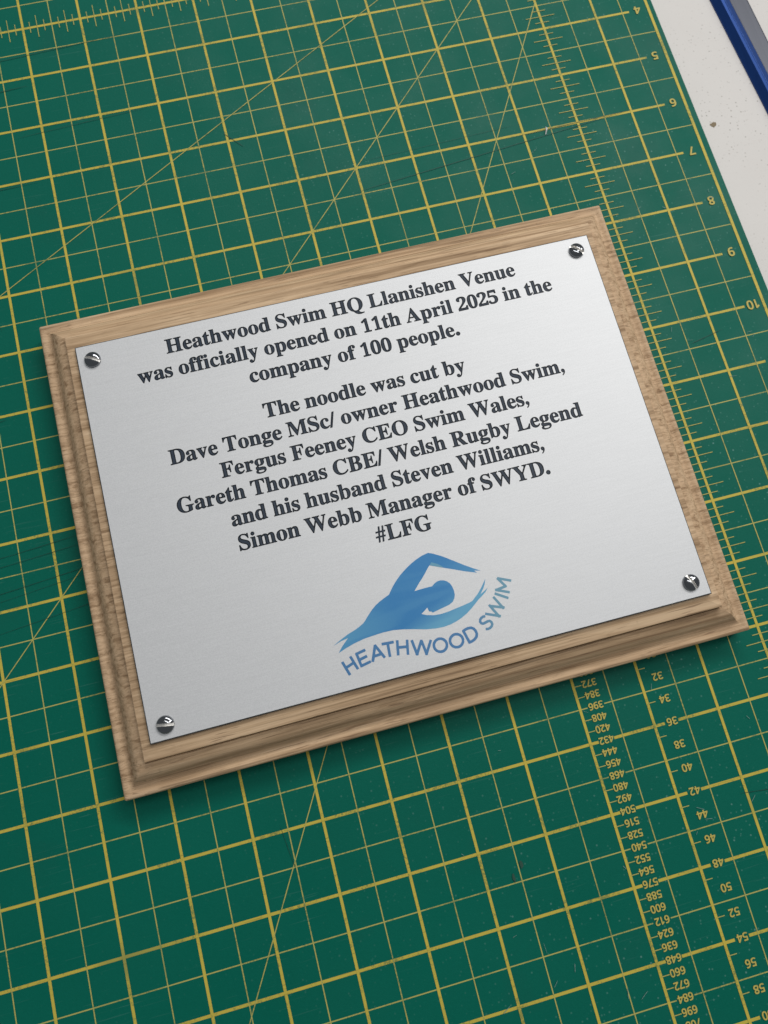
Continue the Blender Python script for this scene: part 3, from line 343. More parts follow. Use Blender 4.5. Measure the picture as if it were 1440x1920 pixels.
198,326,203,347,210,368,219,382,233,394,247,399]],[[226,445,191,443,163,435,132,417,103,389,84,361,69,326,58,284,53,242,53,200,58,158,71,116,89,81,111,53,137,32,163,20,198,13,219,13,232,18,219,22,205,29,186,46,173,67,162,95,153,137,149,172,148,228,150,284,157,340,169,382,177,397,191,416,205,428,226,438],[352,649,349,648,360,620,362,592,362,417,359,403,354,396,354,389,362,361,362,116,360,102,352,81,361,67,362,25,366,21,470,39,459,67,455,102,455,641,452,648,450,649]]],"e":[[[212,488,170,479,135,465,100,442,86,430,63,403,40,368,23,326,12,277,9,228,15,165,28,116,48,74,72,40,86,25,112,4,149,-16,184,-27,226,-31,268,-28,309,-17,350,4,380,26,412,60,437,95,441,102,442,109,436,120,415,139,408,143,401,143,394,140,359,103,331,86,315,81,296,79,261,85,240,95,220,116,215,123,202,151,192,193,190,228,198,230,422,230,429,232,436,238,438,242,439,256,437,291,434,319,425,354,413,382,402,403,380,430,364,445,345,459,317,473,289,482,261,487],[191,301,187,305,190,347,194,375,205,402,212,412,226,422,247,424,261,419,268,413,273,403,279,382,283,354,284,305,282,302,275,301]],[[170,434,139,417,107,389,86,361,68,326,58,291,53,256,53,207,59,165,69,130,86,95,106,67,135,40,163,25,198,15,226,12,268,16,296,24,312,32,303,36,254,41,212,62,181,95,164,130,159,144,150,186,145,249,151,263,144,284,144,305,146,347,152,382,164,417,173,431],[313,424,322,389,325,361,326,277,331,273,387,273,394,275,394,291,390,319,384,340,373,366,364,382,346,403,319,424,317,426]]],"f":[[[5,-13,12,-16,19,-16,292,-16,299,-15,306,-9,309,-2,309,19,306,33,299,39,264,42,245,47,238,54,233,68,231,96,231,390,236,395,299,395,307,397,313,404,315,411,315,460,314,467,306,475,299,477,236,477,231,481,231,593,235,621,240,635,250,641,266,642,270,635,261,614,257,600,255,572,261,551,269,537,276,530,299,517,320,512,334,512,348,514,362,519,383,533,396,551,403,572,405,593,401,621,392,642,376,663,355,680,334,692,313,699,278,705,222,704,173,695,147,684,124,670,110,660,93,642,78,621,68,600,61,579,56,551,54,480,47,477,12,476,5,472,1,467,0,411,2,404,12,395,47,395,55,390,53,68,50,54,44,47,33,43,12,40,1,33,-2,26,-2,-2,1,-9]],[[201,657,166,646,148,635,131,620,117,602,109,586,100,551,98,523,98,460,93,446,87,439,87,432,94,425,98,411,98,89,95,54,88,33,89,29,96,27,194,27,200,33,191,61,188,96,188,411,192,425,198,432,199,439,192,446,188,460,188,579,191,621,196,642,202,656],[320,651,318,649,314,628,299,593,299,572,302,565,312,558,320,555,334,555,348,560,355,567,361,579,361,600,358,614,349,628,334,642]]],"g":[[[495,462,488,467,481,468,362,468,306,483,264,488,229,488,201,486,152,475,117,460,96,448,78,434,53,406,37,378,28,350,24,315,28,280,39,245,56,217,82,189,113,168,116,161,82,140,54,115,37,91,28,63,26,49,28,28,35,7,47,-12,71,-35,54,-44,40,-54,25,-70,15,-91,13,-119,18,-140,25,-154,40,-172,54,-184,75,-196,96,-206,131,-216,159,-221,229,-224,306,-220,341,-213,369,-206,404,-192,425,-181,446,-165,464,-147,474,-133,489,-105,494,-84,497,-56,496,-35,491,-7,483,14,474,29,455,49,425,66,383,79,320,87,201,90,180,96,175,105,175,112,180,122,187,128,201,136,222,
139,264,137,299,139,320,142,348,150,369,159,390,171,404,182,425,203,440,224,450,245,456,266,460,287,460,315,457,336,451,357,442,378,446,382,488,383,498,392,499,455],[386,-91,383,-113,374,-126,362,-136,355,-140,327,-149,292,-155,229,-156,208,-154,180,-149,166,-144,148,-133,138,-123,133,-112,134,-98,140,-84,152,-71,159,-67,341,-68,362,-72,376,-77,383,-84],[243,425,264,420,272,413,278,403,287,371,290,315,287,259,278,224,271,212,264,206,257,203,243,201,229,203,222,206,215,212,207,224,198,259,194,315,197,364,206,399,214,413,222,420,229,423]],[[110,-165,115,-161,98,-140,91,-119,90,-105,94,-77,89,-75,72,-84,61,-95,56,-105,56,-119,63,-133,75,-145,89,-155],[432,-118,444,-98,451,-77,454,-56,453,-35,448,-14,439,3,425,17,411,25,376,37,341,42,292,45,201,47,173,52,153,63,140,77,133,91,131,120,96,96,83,84,75,71,70,56,70,42,71,35,77,21,89,7,124,-15,138,-28,152,-24,327,-24,355,-26,383,-33,404,-44,421,-63,428,-84,429,-98,428,-112],[173,187,176,189,164,217,155,252,151,315,156,378,162,406,176,434,173,436,152,429,131,419,112,406,96,391,82,372,75,357,69,336,67,315,70,287,77,266,94,238,110,222,131,207],[313,185,334,191,355,200,376,215,390,228,402,245,409,259,416,280,418,301,416,322,411,343,404,357,383,392,383,406,387,413,393,420,390,423,383,425,355,425,313,436,311,434,323,406,329,378,333,315,330,252,322,217,308,189]]],"h":[[[7,688,3,684,1,677,2,649,7,641,14,638,35,634,42,630,48,621,51,600,51,82,49,61,43,47,35,43,14,40,3,33,0,26,0,19,0,-2,3,-9,7,-13,14,-16,21,-16,259,-16,266,-14,273,-7,287,-15,294,-16,532,-16,539,-15,546,-10,550,-2,550,26,547,33,539,39,518,42,511,45,504,54,503,61,501,82,501,313,497,362,483,411,467,439,461,446,434,469,399,483,357,488,322,486,294,479,266,467,244,453,231,442,227,446,227,453,226,677,224,685,217,691,210,692,21,692,14,692],[301,386,311,383,318,376,322,362,325,341,325,68,321,54,315,45,308,41,287,39,273,31,266,38,238,44,231,52,228,61,227,82,227,341,238,359,259,377,280,385]],[[91,27,182,27,189,28,192,33,186,54,184,82,184,348,184,355,192,369,192,376,187,383,184,397,184,642,182,649,84,649,92,621,94,593,94,82,92,54,85,33],[462,27,467,33,460,54,458,75,458,313,454,355,445,390,428,418,413,431,392,440,385,442,350,445,329,444,310,439,293,432,329,423,345,411,351,404,359,390,367,355,369,320,369,82,367,61,358,33,364,27]]],"i":[[[14,476,5,467,3,432,7,425,14,421,42,415,46,411,50,390,51,82,49,61,42,47,28,42,14,40,3,33,0,26,0,19,0,-2,3,-9,7,-13,14,-16,259,-15,266,-11,271,-2,271,26,268,33,259,39,238,43,232,47,228,54,225,75,223,467,217,474,210,477],[175,697,161,701,140,704,126,703,105,698,90,691,73,677,63,664,55,649,50,635,48,614,48,600,53,579,60,565,71,551,84,539,98,530,112,525,133,522,154,523,168,527,182,533,198,544,211,558,219,572,226,593,228,614,226,635,221,649,214,663,203,677,189,689]],[[84,432,92,404,94,369,94,82,91,54,85,33,91,27,182,27,189,30,190,33,184,54,181,82,180,432,175,434,91,434],[161,656,147,660,126,660,112,654,98,639,91,621,92,600,98,586,112,572,126,566,147,565,164,572,178,586,182,594,185,607,183,628,175,643]]],"l":[[[14,691,7,687,3,677,3,649,7,
642,14,637,35,634,42,631,48,621,50,600,51,82,49,61,42,47,28,42,14,40,3,33,0,26,0,-2,3,-9,7,-13,14,-16,259,-15,266,-11,271,-2,271,26,268,33,259,39,238,43,232,47,228,54,225,75,224,677,222,684,217,690,210,692]],[[84,649,92,621,94,586,94,82,91,54,85,33,91,27,182,27,189,30,190,33,184,54,181,82,181,642,175,649]]],"m":[[[2,467,2,432,7,424,14,421,35,418,46,411,51,397,53,376,52,68,49,54,42,46,28,41,14,40,3,33,0,26,0,-2,3,-9,7,-13,14,-16,21,-16,259,-16,266,-15,276,-9,280,-3,287,-13,294,-16,532,-16,539,-16,546,-13,552,-2,552,26,550,33,539,40,525,41,512,47,508,54,505,68,504,341,505,348,511,355,532,374,553,384,574,387,588,384,595,377,602,348,603,75,601,61,595,47,581,41,567,40,557,33,554,26,553,19,554,-2,556,-9,567,-16,574,-16,812,-16,819,-15,827,-9,830,-2,830,19,827,33,819,39,791,45,784,54,781,68,780,313,775,369,763,411,746,439,741,446,714,469,672,484,630,489,602,486,567,477,539,464,514,446,490,424,483,426,469,446,448,464,420,478,385,487,350,488,322,486,301,480,266,464,231,437,228,467,224,473,217,476,14,476,7,473],[280,27,276,33,266,39,245,43,238,47,232,61,230,82,230,341,238,356,259,376,280,385,301,387,315,383,321,376,326,362,328,341,329,75,325,54,320,47,308,41,287,37]],[[189,27,196,33,189,54,187,75,187,348,189,360,195,369,187,390,187,425,185,432,182,434,84,433,93,404,96,376,96,82,93,54,86,33,91,27],[462,27,469,29,470,33,464,54,461,82,461,348,463,369,458,376,446,404,436,418,420,430,406,437,385,443,357,445,336,444,314,439,298,432,329,424,343,416,350,409,359,397,364,384,370,355,372,320,372,82,369,54,363,33,364,29,371,27],[742,27,746,33,740,54,738,75,737,313,734,355,725,390,707,418,690,432,665,442,630,445,609,444,574,433,572,432,574,431,595,427,609,421,623,411,636,390,644,362,646,320,646,82,644,54,637,32,644,27]]],"n":[[[552,-9,555,-2,555,19,552,33,544,39,516,45,509,54,507,61,505,82,505,313,501,362,488,411,465,446,439,468,404,483,355,489,327,487,292,478,264,465,229,441,226,467,222,472,215,476,19,477,12,476,5,473,0,467,-1,460,0,432,5,424,12,421,33,418,40,415,43,411,48,397,50,376,50,194,50,82,48,61,46,54,40,46,26,41,12,40,1,33,-2,26,-2,-2,1,-9,5,-13,12,-16,19,-16,257,-16,264,-16,271,-12,278,-2,281,-9,285,-13,292,-16,537,-16,544,-15],[278,26,274,33,264,39,243,43,236,46,229,61,227,82,227,341,236,356,257,375,278,384,299,387,313,383,320,376,327,348,328,82,325,61,319,47,313,43,292,40,285,37,281,33]],[[89,27,187,27,193,33,187,54,184,75,184,348,185,355,194,376,185,390,184,425,183,432,180,434,89,434,81,432,89,411,93,376,93,82,90,54,84,33],[467,27,471,33,464,54,462,75,462,313,459,355,450,390,432,418,414,432,390,442,355,446,334,444,313,439,293,432,327,424,347,411,353,404,361,390,368,362,371,320,371,82,369,61,361,33,362,29,369,27]]],"o":[[[317,-23,359,-7,398,18,422,39,436,56,462,95,479,137,485,158,491,200,491,256,483,305,469,347,459,368,441,396,409,431,373,457,340,473,318,480,275,488,226,488,184,480,142,464,121,452,93,431,61,396,39,361,22,319,12,270,9,228,10,207,17,158,30,116,40,95,58,66,88,32,107,16,128,2,163,-16,184,-22,212,-28,247,-31,275,-30],[254,33,233,36,219,45,212,
53,202,74,196,102,192,137,189,228,193,333,197,361,205,395,213,410,226,422,240,427,254,428,268,425,282,416,292,403,300,382,305,361,310,312,313,228,309,123,301,74,291,53,282,43,268,36]],[[331,428,329,424,336,410,343,389,351,340,355,270,355,186,352,123,347,81,338,49,324,25,352,38,380,59,401,81,416,102,431,130,442,165,446,186,449,228,448,256,442,291,431,326,417,354,403,375,380,399,352,419,338,427],[170,28,174,32,161,60,152,102,148,151,146,228,151,340,159,389,165,410,171,424,170,428,163,427,149,419,121,399,99,375,84,354,70,326,59,291,55,270,52,228,54,193,60,165,71,130,86,102,107,74,121,60,149,39]]],"p":[[[10,-220,17,-222,24,-222,297,-222,306,-215,308,-208,308,-180,306,-173,297,-167,269,-164,252,-159,243,-152,237,-138,233,-96,234,4,262,-13,283,-22,304,-27,339,-31,374,-27,409,-16,444,5,472,30,497,65,508,86,522,121,534,170,539,212,540,240,534,303,521,351,509,380,497,401,486,416,465,440,430,467,402,480,381,486,346,490,311,487,283,479,262,469,236,450,227,441,226,464,220,473,213,476,24,477,17,476,9,471,6,464,6,457,6,436,9,429,17,423,45,415,51,408,55,387,56,359,55,-131,51,-152,45,-160,31,-166,17,-168,7,-173,3,-180,3,-208,6,-215],[290,58,269,62,255,71,241,89,233,107,233,345,248,370,262,384,283,395,297,397,314,394,327,387,339,373,345,359,352,331,358,289,360,205,355,149,348,114,340,93,332,79,318,65,304,60]],[[94,434,89,429,96,408,99,373,99,-103,97,-145,94,-159,89,-173,94,-179,199,-179,205,-173,199,-159,194,-138,190,-89,190,51,192,58,201,72,190,100,190,352,195,366,185,379,183,387,183,429,178,434],[312,443,353,422,367,408,377,394,383,380,392,352,401,289,403,233,401,170,394,121,386,93,374,64,359,44,346,32,325,20,309,16,332,12,353,13,381,19,395,25,416,37,444,64,467,100,482,135,492,177,496,219,495,275,487,317,474,352,454,387,430,414,409,429,395,436,374,443,346,447]]],"r":[[[20,-13,27,-16,34,-16,293,-16,300,-16,310,-9,313,-2,313,19,313,26,310,33,300,40,272,42,251,49,246,54,242,68,240,285,244,320,252,341,261,355,272,366,279,369,286,370,293,367,314,340,327,327,349,317,370,314,391,316,412,324,425,334,437,348,444,362,449,383,450,397,448,418,441,439,432,453,419,467,398,480,377,486,349,489,328,486,307,480,282,467,258,449,237,429,235,432,234,467,230,473,223,476,34,477,27,476,20,470,17,460,16,432,20,425,27,421,48,418,55,416,60,411,63,397,64,369,63,68,60,54,55,47,41,42,27,40,16,33,13,26,13,-2,16,-9]],[[202,27,208,33,200,54,198,75,197,285,200,320,208,348,195,362,193,369,192,425,191,432,188,434,104,434,98,432,104,411,107,383,107,82,105,54,98,33,104,27],[288,418,293,413,307,408,321,400,346,369,356,360,377,357,391,362,399,369,406,383,406,404,403,418,391,435,377,442,356,445,335,444,314,436]]],"s":[[[16,-26,23,-29,51,-29,60,-24,72,-6,86,-3,135,-20,170,-28,205,-31,247,-26,275,-18,310,1,330,18,352,46,363,67,370,88,376,116,377,137,373,179,366,205,359,221,337,249,303,276,268,296,191,333,168,347,153,361,149,368,146,382,147,396,150,403,156,410,170,419,198,424,226,419,240,412,254,403,274,382,291,354,305,319,310,315,317,313,345,314,353,319,356,326,357,333,357,473,355,480,349,487,338,490,
317,489,310,486,301,473,296,469,226,485,198,489,163,489,135,484,107,475,77,459,53,438,32,410,22,389,16,368,11,326,16,291,23,270,31,256,53,228,88,200,114,184,205,139,226,125,235,116,243,102,246,81,243,67,239,60,233,53,219,44,205,40,184,38,170,39,149,45,135,52,121,63,98,88,79,123,65,165,58,171,51,173,23,172,16,170,12,165,9,151,9,-10,10,-17]],[[275,30,296,45,310,60,322,81,330,102,333,123,334,151,331,172,324,193,310,215,282,239,254,255,163,299,142,313,121,332,108,354,103,375,105,403,114,431,100,423,86,410,72,392,63,375,56,347,54,326,57,305,61,291,68,277,79,263,107,239,135,222,233,172,254,158,268,144,281,123,286,109,289,88,286,60,272,32],[58,70,54,67,52,53,53,39,58,35,72,39,77,46]]],"t":[[[214,645,186,645,178,642,151,604,125,572,72,516,11,458,6,453,4,446,4,411,8,404,18,398,47,397,48,103,50,68,55,47,68,19,88,-4,102,-13,123,-22,158,-29,179,-30,214,-27,249,-16,277,0,305,24,326,52,348,96,347,103,340,112,312,126,305,127,298,124,277,92,263,80,256,77,242,77,235,81,231,89,228,124,228,397,312,398,319,401,325,411,325,460,324,467,319,473,312,476,235,477,228,480,228,628,227,635,221,642]],[[179,570,130,514,61,446,67,441,81,434,88,425,90,418,91,110,91,89,96,61,106,40,111,33,123,24,144,17,179,13,214,18,235,25,242,33,245,33,228,36,207,48,200,56,193,68,186,96,185,124,185,411,187,425,196,439,189,446,185,460,185,558,184,565]]],"u":[[[6,473,1,466,0,459,1,431,7,424,35,418,42,413,49,396,51,368,51,144,54,95,60,67,70,39,82,18,98,0,119,-14,147,-25,175,-30,210,-30,238,-26,267,-17,294,-4,322,15,324,11,324,-17,327,-24,336,-30,343,-31,385,-19,448,-6,483,0,539,3,546,6,551,11,553,18,553,39,553,46,550,53,539,60,518,63,508,67,503,74,500,88,499,459,498,466,493,473,483,477,280,477,273,474,267,466,267,431,273,424,280,421,301,419,315,412,320,403,323,389,324,109,322,100,301,81,280,71,259,69,245,72,238,77,231,88,227,102,227,459,224,469,217,475,210,477,21,477,14,477]],[[84,433,82,431,91,403,94,375,95,123,101,81,108,60,115,46,127,32,140,23,161,16,182,13,210,13,231,16,256,25,231,32,210,45,196,62,186,88,184,109,184,431,182,433,175,434],[371,22,462,40,469,46,460,67,456,95,456,431,448,434,364,434,357,433,355,431,363,410,367,382,367,102,365,88,361,81,367,60,367,25]]],"v":[[[236,-30,271,-30,279,-24,444,382,462,410,474,418,493,424,499,431,501,459,500,466,495,473,488,476,481,477,334,477,327,476,320,471,317,466,316,459,316,438,320,427,327,422,348,420,362,416,371,410,373,403,366,382,306,231,299,239,237,403,236,410,243,419,278,422,285,428,288,438,288,459,287,466,282,473,271,477,19,477,12,474,6,466,6,431,12,423,33,418,40,414,47,405,56,389,223,-17,229,-27]],[[250,31,257,35,304,151,285,162,278,173,196,389,193,410,197,431,194,434,187,434,89,434,82,431,106,382]]],"w":[[[8,466,8,431,14,423,28,418,35,413,46,396,206,-17,210,-25,217,-30,224,-31,252,-31,262,-24,371,243,459,-24,469,-31,497,-31,504,-28,512,-17,679,394,693,417,715,424,721,431,723,438,722,466,717,473,707,477,574,477,563,473,558,466,557,459,559,431,567,423,596,417,603,410,603,403,599,389,546,260,539,274,499,403,499,410,504,416,532,422,539,431,540,
459,539,466,534,473,525,477,287,476,280,472,276,466,275,438,277,431,280,426,287,422,308,419,315,413,325,389,337,354,337,347,294,243,287,239,233,382,227,403,226,410,230,417,252,421,257,424,262,431,263,459,262,466,256,473,245,477,21,477,14,474]],[[238,31,290,158,287,161,273,167,264,179,190,375,184,403,186,431,182,434,77,433,75,431,89,403,231,38],[483,40,490,44,544,179,525,189,517,200,459,382,455,410,460,431,455,434,357,433,355,431,364,410,382,354,381,340,375,326,377,319,392,312,399,301]]],"y":[[[63,-217,91,-224,119,-224,147,-220,168,-213,189,-201,204,-189,217,-175,238,-147,260,-105,278,-63,443,378,454,399,463,413,469,417,490,424,496,434,496,462,494,469,490,473,483,476,476,477,336,477,328,476,320,469,317,462,317,441,318,434,321,427,329,420,364,416,369,413,370,406,369,392,363,371,308,225,301,236,237,406,237,413,245,417,273,420,280,422,284,427,287,434,287,462,285,469,280,474,266,477,21,477,13,476,5,469,3,462,3,441,3,434,6,427,14,421,35,417,46,406,58,385,222,-7,213,-42,200,-77,182,-106,161,-128,155,-126,154,-98,146,-77,133,-61,112,-48,84,-43,56,-46,35,-56,20,-70,10,-84,2,-105,0,-126,4,-154,13,-175,23,-189,42,-206]],[[145,-175,124,-161,114,-147,111,-133,111,-105,105,-94,91,-87,77,-86,63,-89,52,-98,45,-112,44,-133,51,-154,63,-168,77,-176,98,-181,126,-180],[259,15,266,27,311,147,308,149,293,154,285,161,282,168,198,385,194,406,196,434,83,434,84,427,102,392]]],"0":[[[253,-25,302,-21,330,-13,351,-4,372,8,393,24,412,45,435,75,449,101,461,129,477,185,485,234,489,269,492,339,489,416,482,472,476,500,459,556,435,605,421,626,395,654,372,672,355,682,330,692,302,699,253,704,225,703,197,699,169,692,148,684,127,672,106,657,88,640,72,619,51,584,39,556,23,500,11,416,8,339,14,241,24,178,31,150,46,108,60,80,74,59,106,23,127,7,148,-5,169,-13,197,-21,225,-24],[253,610,267,607,281,597,290,584,295,572,302,549,310,500,314,458,317,339,313,220,307,164,301,129,292,101,281,83,268,73,253,69,239,70,223,80,211,96,200,129,193,164,187,220,183,339,187,458,190,493,199,549,211,582,222,598,239,608]],[[274,19,295,22,316,28,330,33,351,46,366,59,386,80,400,101,411,122,428,168,443,241,448,304,448,374,443,437,439,465,428,514,409,563,388,598,362,626,330,646,295,657,262,661,240,661,204,657,183,651,148,635,134,624,113,602,100,584,88,563,71,514,57,442,52,374,52,304,60,220,72,164,87,122,98,101,112,80,131,59,148,45,183,27,225,19],[253,653,274,650,295,641,302,636,313,626,323,612,337,584,344,556,354,493,359,423,360,339,359,255,353,185,344,123,336,94,323,67,311,52,302,43,295,38,274,28,253,25,225,29,204,39,184,59,175,73,165,94,157,122,147,185,142,255,140,339,141,423,147,493,157,556,164,584,174,605,183,619,190,627,204,639,225,649]]],"1":[[[448,-15,455,-9,458,-2,458,54,454,61,448,65,441,66,378,66,364,69,358,75,352,96,352,684,349,691,343,696,336,698,245,698,238,696,140,614,105,593,56,573,50,565,51,537,60,509,77,487,85,481,98,475,119,474,141,481,154,489,168,502,196,535,199,530,200,117,198,89,194,75,189,70,182,67,112,66,105,66,98,62,94,54,93,-2,98,-11,105,-15,112,-16]],[[301,655,259,655,252,652,216,621,238,
603,242,593,243,586,242,103,240,82,235,61,227,47,212,33,217,28,329,27,336,29,339,33,324,47,317,61,311,82,309,103,309,649,308,652],[177,586,140,563,98,543,95,537,102,523,112,517,119,518,133,528,175,578]]],"2":[[[8,-13,15,-16,22,-16,470,-16,477,-16,486,-9,489,5,494,201,492,208,484,214,421,216,414,214,407,207,396,166,386,147,372,132,351,123,330,121,162,121,153,124,286,250,369,334,421,397,440,425,454,453,464,481,469,516,469,551,463,579,452,607,438,628,426,642,410,656,386,672,358,685,330,693,302,699,267,703,232,704,190,702,162,699,113,687,76,670,43,645,29,629,19,614,8,586,5,565,7,537,15,509,23,495,37,481,57,468,78,459,106,453,127,450,148,450,155,454,159,460,160,467,162,509,166,537,175,572,183,589,190,598,197,604,211,611,232,614,246,613,260,608,274,596,281,586,288,565,292,523,289,481,280,439,263,397,237,355,216,327,183,289,8,112,2,103,1,-2,4,-9]],[[267,660,248,656,274,649,288,641,303,628,314,614,322,600,332,565,335,530,333,488,327,446,316,411,304,383,288,354,246,296,197,241,46,89,44,82,44,33,50,27,435,27,442,27,447,33,449,171,442,172,431,138,411,110,386,90,358,80,330,78,106,78,92,83,83,96,82,110,84,117,90,124,254,278,309,333,351,378,393,432,410,460,419,481,426,516,425,551,421,569,414,586,399,607,379,626,365,634,344,644,298,656],[218,656,197,660,169,656,141,650,106,637,78,619,61,600,53,586,49,572,48,558,51,537,57,523,62,516,71,509,85,502,113,495,118,502,123,544,131,579,140,600,148,614,162,631,176,642,197,652]]],"5":[[[440,694,76,695,69,694,60,689,56,675,25,353,27,343,34,336,83,317,139,330,181,334,223,331,251,322,265,314,277,304,292,283,304,248,307,213,305,178,302,157,297,136,286,115,272,97,258,87,244,80,223,74,195,73,174,77,160,82,144,94,132,108,125,122,118,144,113,178,104,186,83,186,62,182,41,173,29,164,17,150,9,129,6,108,9,80,17,59,31,38,48,20,69,6,97,-7,118,-14,174,-24,237,-25,265,-22,300,-16,328,-8,356,2,398,26,419,43,433,57,445,73,461,97,474,129,483,164,486,206,484,241,478,276,468,304,453,332,433,356,412,375,384,393,356,406,328,415,300,422,265,427,223,428,181,426,139,420,137,423,147,549,149,556,153,558,335,558,349,556,357,549,371,500,377,492,384,490,440,490,449,493,455,500,456,507,452,675,451,682,448,689]],[[55,80,70,59,83,48,101,38,139,25,181,19,237,18,286,25,328,37,363,55,391,76,412,100,428,129,438,157,442,192,441,241,435,269,427,290,419,304,403,325,384,342,349,362,317,374,286,381,258,384,209,385,161,381,174,378,223,375,258,366,293,347,307,335,322,318,339,283,345,262,349,234,350,206,348,171,345,150,337,122,319,87,307,71,294,59,265,42,230,32,202,30,174,33,146,41,128,52,111,66,97,83,84,108,75,136,69,139,55,129,51,122,49,101],[73,367,90,362,107,367,108,374,98,381,93,388,91,402,107,577,111,589,118,596,132,601,335,601,356,599,370,594,384,584,398,563,405,540,412,534,409,647,405,651,398,652,104,652,97,649,71,374]]],".":[[[62,-8,95,-24,130,-28,158,-24,186,-10,210,13,227,48,231,83,227,111,213,139,186,166,158,180,151,181,123,185,95,180,60,163,37,139,23,111,22,104,18,76,23,48,39,15]],[[88,26,109,17,123,15,144,17,162,27,176,41,186,62,188,83,186,97,179,111,
165,127,144,139,123,141,109,139,93,132,74,115,64,97,62,76,66,55,73,41]]],",":[[[57,-156,64,-155,71,-152,118,-114,162,-66,192,-2,197,12,206,68,193,124,187,131,155,160,148,164,113,172,106,173,73,166,64,162,40,138,36,131,29,103,29,75,37,40,41,33,71,-1,99,-10,107,-16,103,-37,80,-72,34,-114,32,-121,33,-128,47,-149]],[[148,5,154,19,162,68,154,103,134,121,127,125,106,129,88,124,78,115,72,96,73,75,78,57,92,40,99,35,127,26]]],"/":[[[296,705,212,706,205,704,198,697,-25,-15,-26,-22,-23,-29,-19,-33,-12,-36,72,-36,79,-33,86,-22,305,685,306,692,303,699]],[[247,663,233,662,230,657,29,13,30,9,44,7,51,10,252,657]]],"#":[[[460,693,453,696,383,696,377,692,341,492,334,490,264,490,258,496,290,692,285,696,215,696,206,692,173,496,166,490,54,489,51,482,40,410,47,406,152,406,154,405,156,398,135,279,131,274,19,273,15,265,5,202,4,195,12,190,117,190,119,188,86,-8,89,-15,167,-15,171,-8,204,181,208,190,285,190,288,188,289,181,256,-8,261,-15,264,-16,337,-15,341,-8,375,188,383,190,446,190,451,195,463,265,461,272,453,274,397,274,391,279,411,398,415,405,481,406,486,412,498,482,495,489,432,490,428,496,460,685],[222,276,221,279,242,405,327,405,305,279,299,274,229,274]],[[425,668,404,668,400,664,366,468,362,462,236,462,229,462,225,468,258,664,250,668,236,668,230,664,229,659,196,468,194,463,82,462,77,461,75,458,72,440,75,435,188,433,189,426,159,251,152,246,47,246,40,242,37,223,40,219,47,218,145,218,153,216,119,20,121,13,146,13,180,209,183,216,187,218,320,218,322,216,289,20,292,12,313,12,318,20,352,216,355,218,418,218,425,219,427,223,429,244,425,246,362,246,357,251,389,433,460,435,465,454,463,461,460,462,404,462,397,463,395,468,428,664],[188,251,217,426,220,433,358,433,359,426,329,251,327,247,320,246,194,246]]],"n0":[[[243,-37,292,-32,341,-14,367,2,383,16,412,51,437,100,453,156,463,226,466,296,464,366,450,450,434,499,411,544,379,583,341,611,313,624,292,630,243,636,194,632,145,616,117,600,97,583,68,548,46,506,29,450,18,373,15,303,18,233,31,149,47,98,72,51,88,30,110,8,152,-19,194,-33],[243,519,264,516,285,506,304,485,315,464,326,429,333,394,337,338,338,282,332,191,324,156,313,127,299,105,278,88,257,81,236,80,215,83,194,93,175,114,164,135,154,170,148,205,143,317,150,408,157,443,167,471,180,492,201,510,222,517]],[]],"n1":[[[305,-26,319,-18,326,-2,326,600,319,618,305,626,235,626,221,620,60,495,53,488,49,474,53,459,90,411,96,404,109,398,123,398,130,402,193,454,200,457,201,-9,207,-18,221,-26]],[]],"n2":[[[25,-22,39,-27,438,-27,452,-23,463,-9,463,75,459,83,445,93,199,96,305,202,368,272,410,334,430,383,437,418,439,453,436,488,426,523,412,551,396,572,375,591,347,610,305,626,270,633,221,636,179,631,137,620,95,602,53,576,24,551,21,537,26,523,67,471,81,462,95,463,102,466,144,494,179,511,207,517,242,518,270,511,291,497,305,474,310,446,307,418,300,390,285,362,263,331,196,257,18,75,14,61,14,-2,18,-14]],[]],"n3":[[[22,1,78,-21,134,-33,204,-37,267,-32,323,-19,365,-1,407,31,435,65,450,100,457,128,460,170,456,212,443,247,428,272,400,300,372,317,412,359,431,394,441,443,439,492,430,527,414,556,390,583,358,
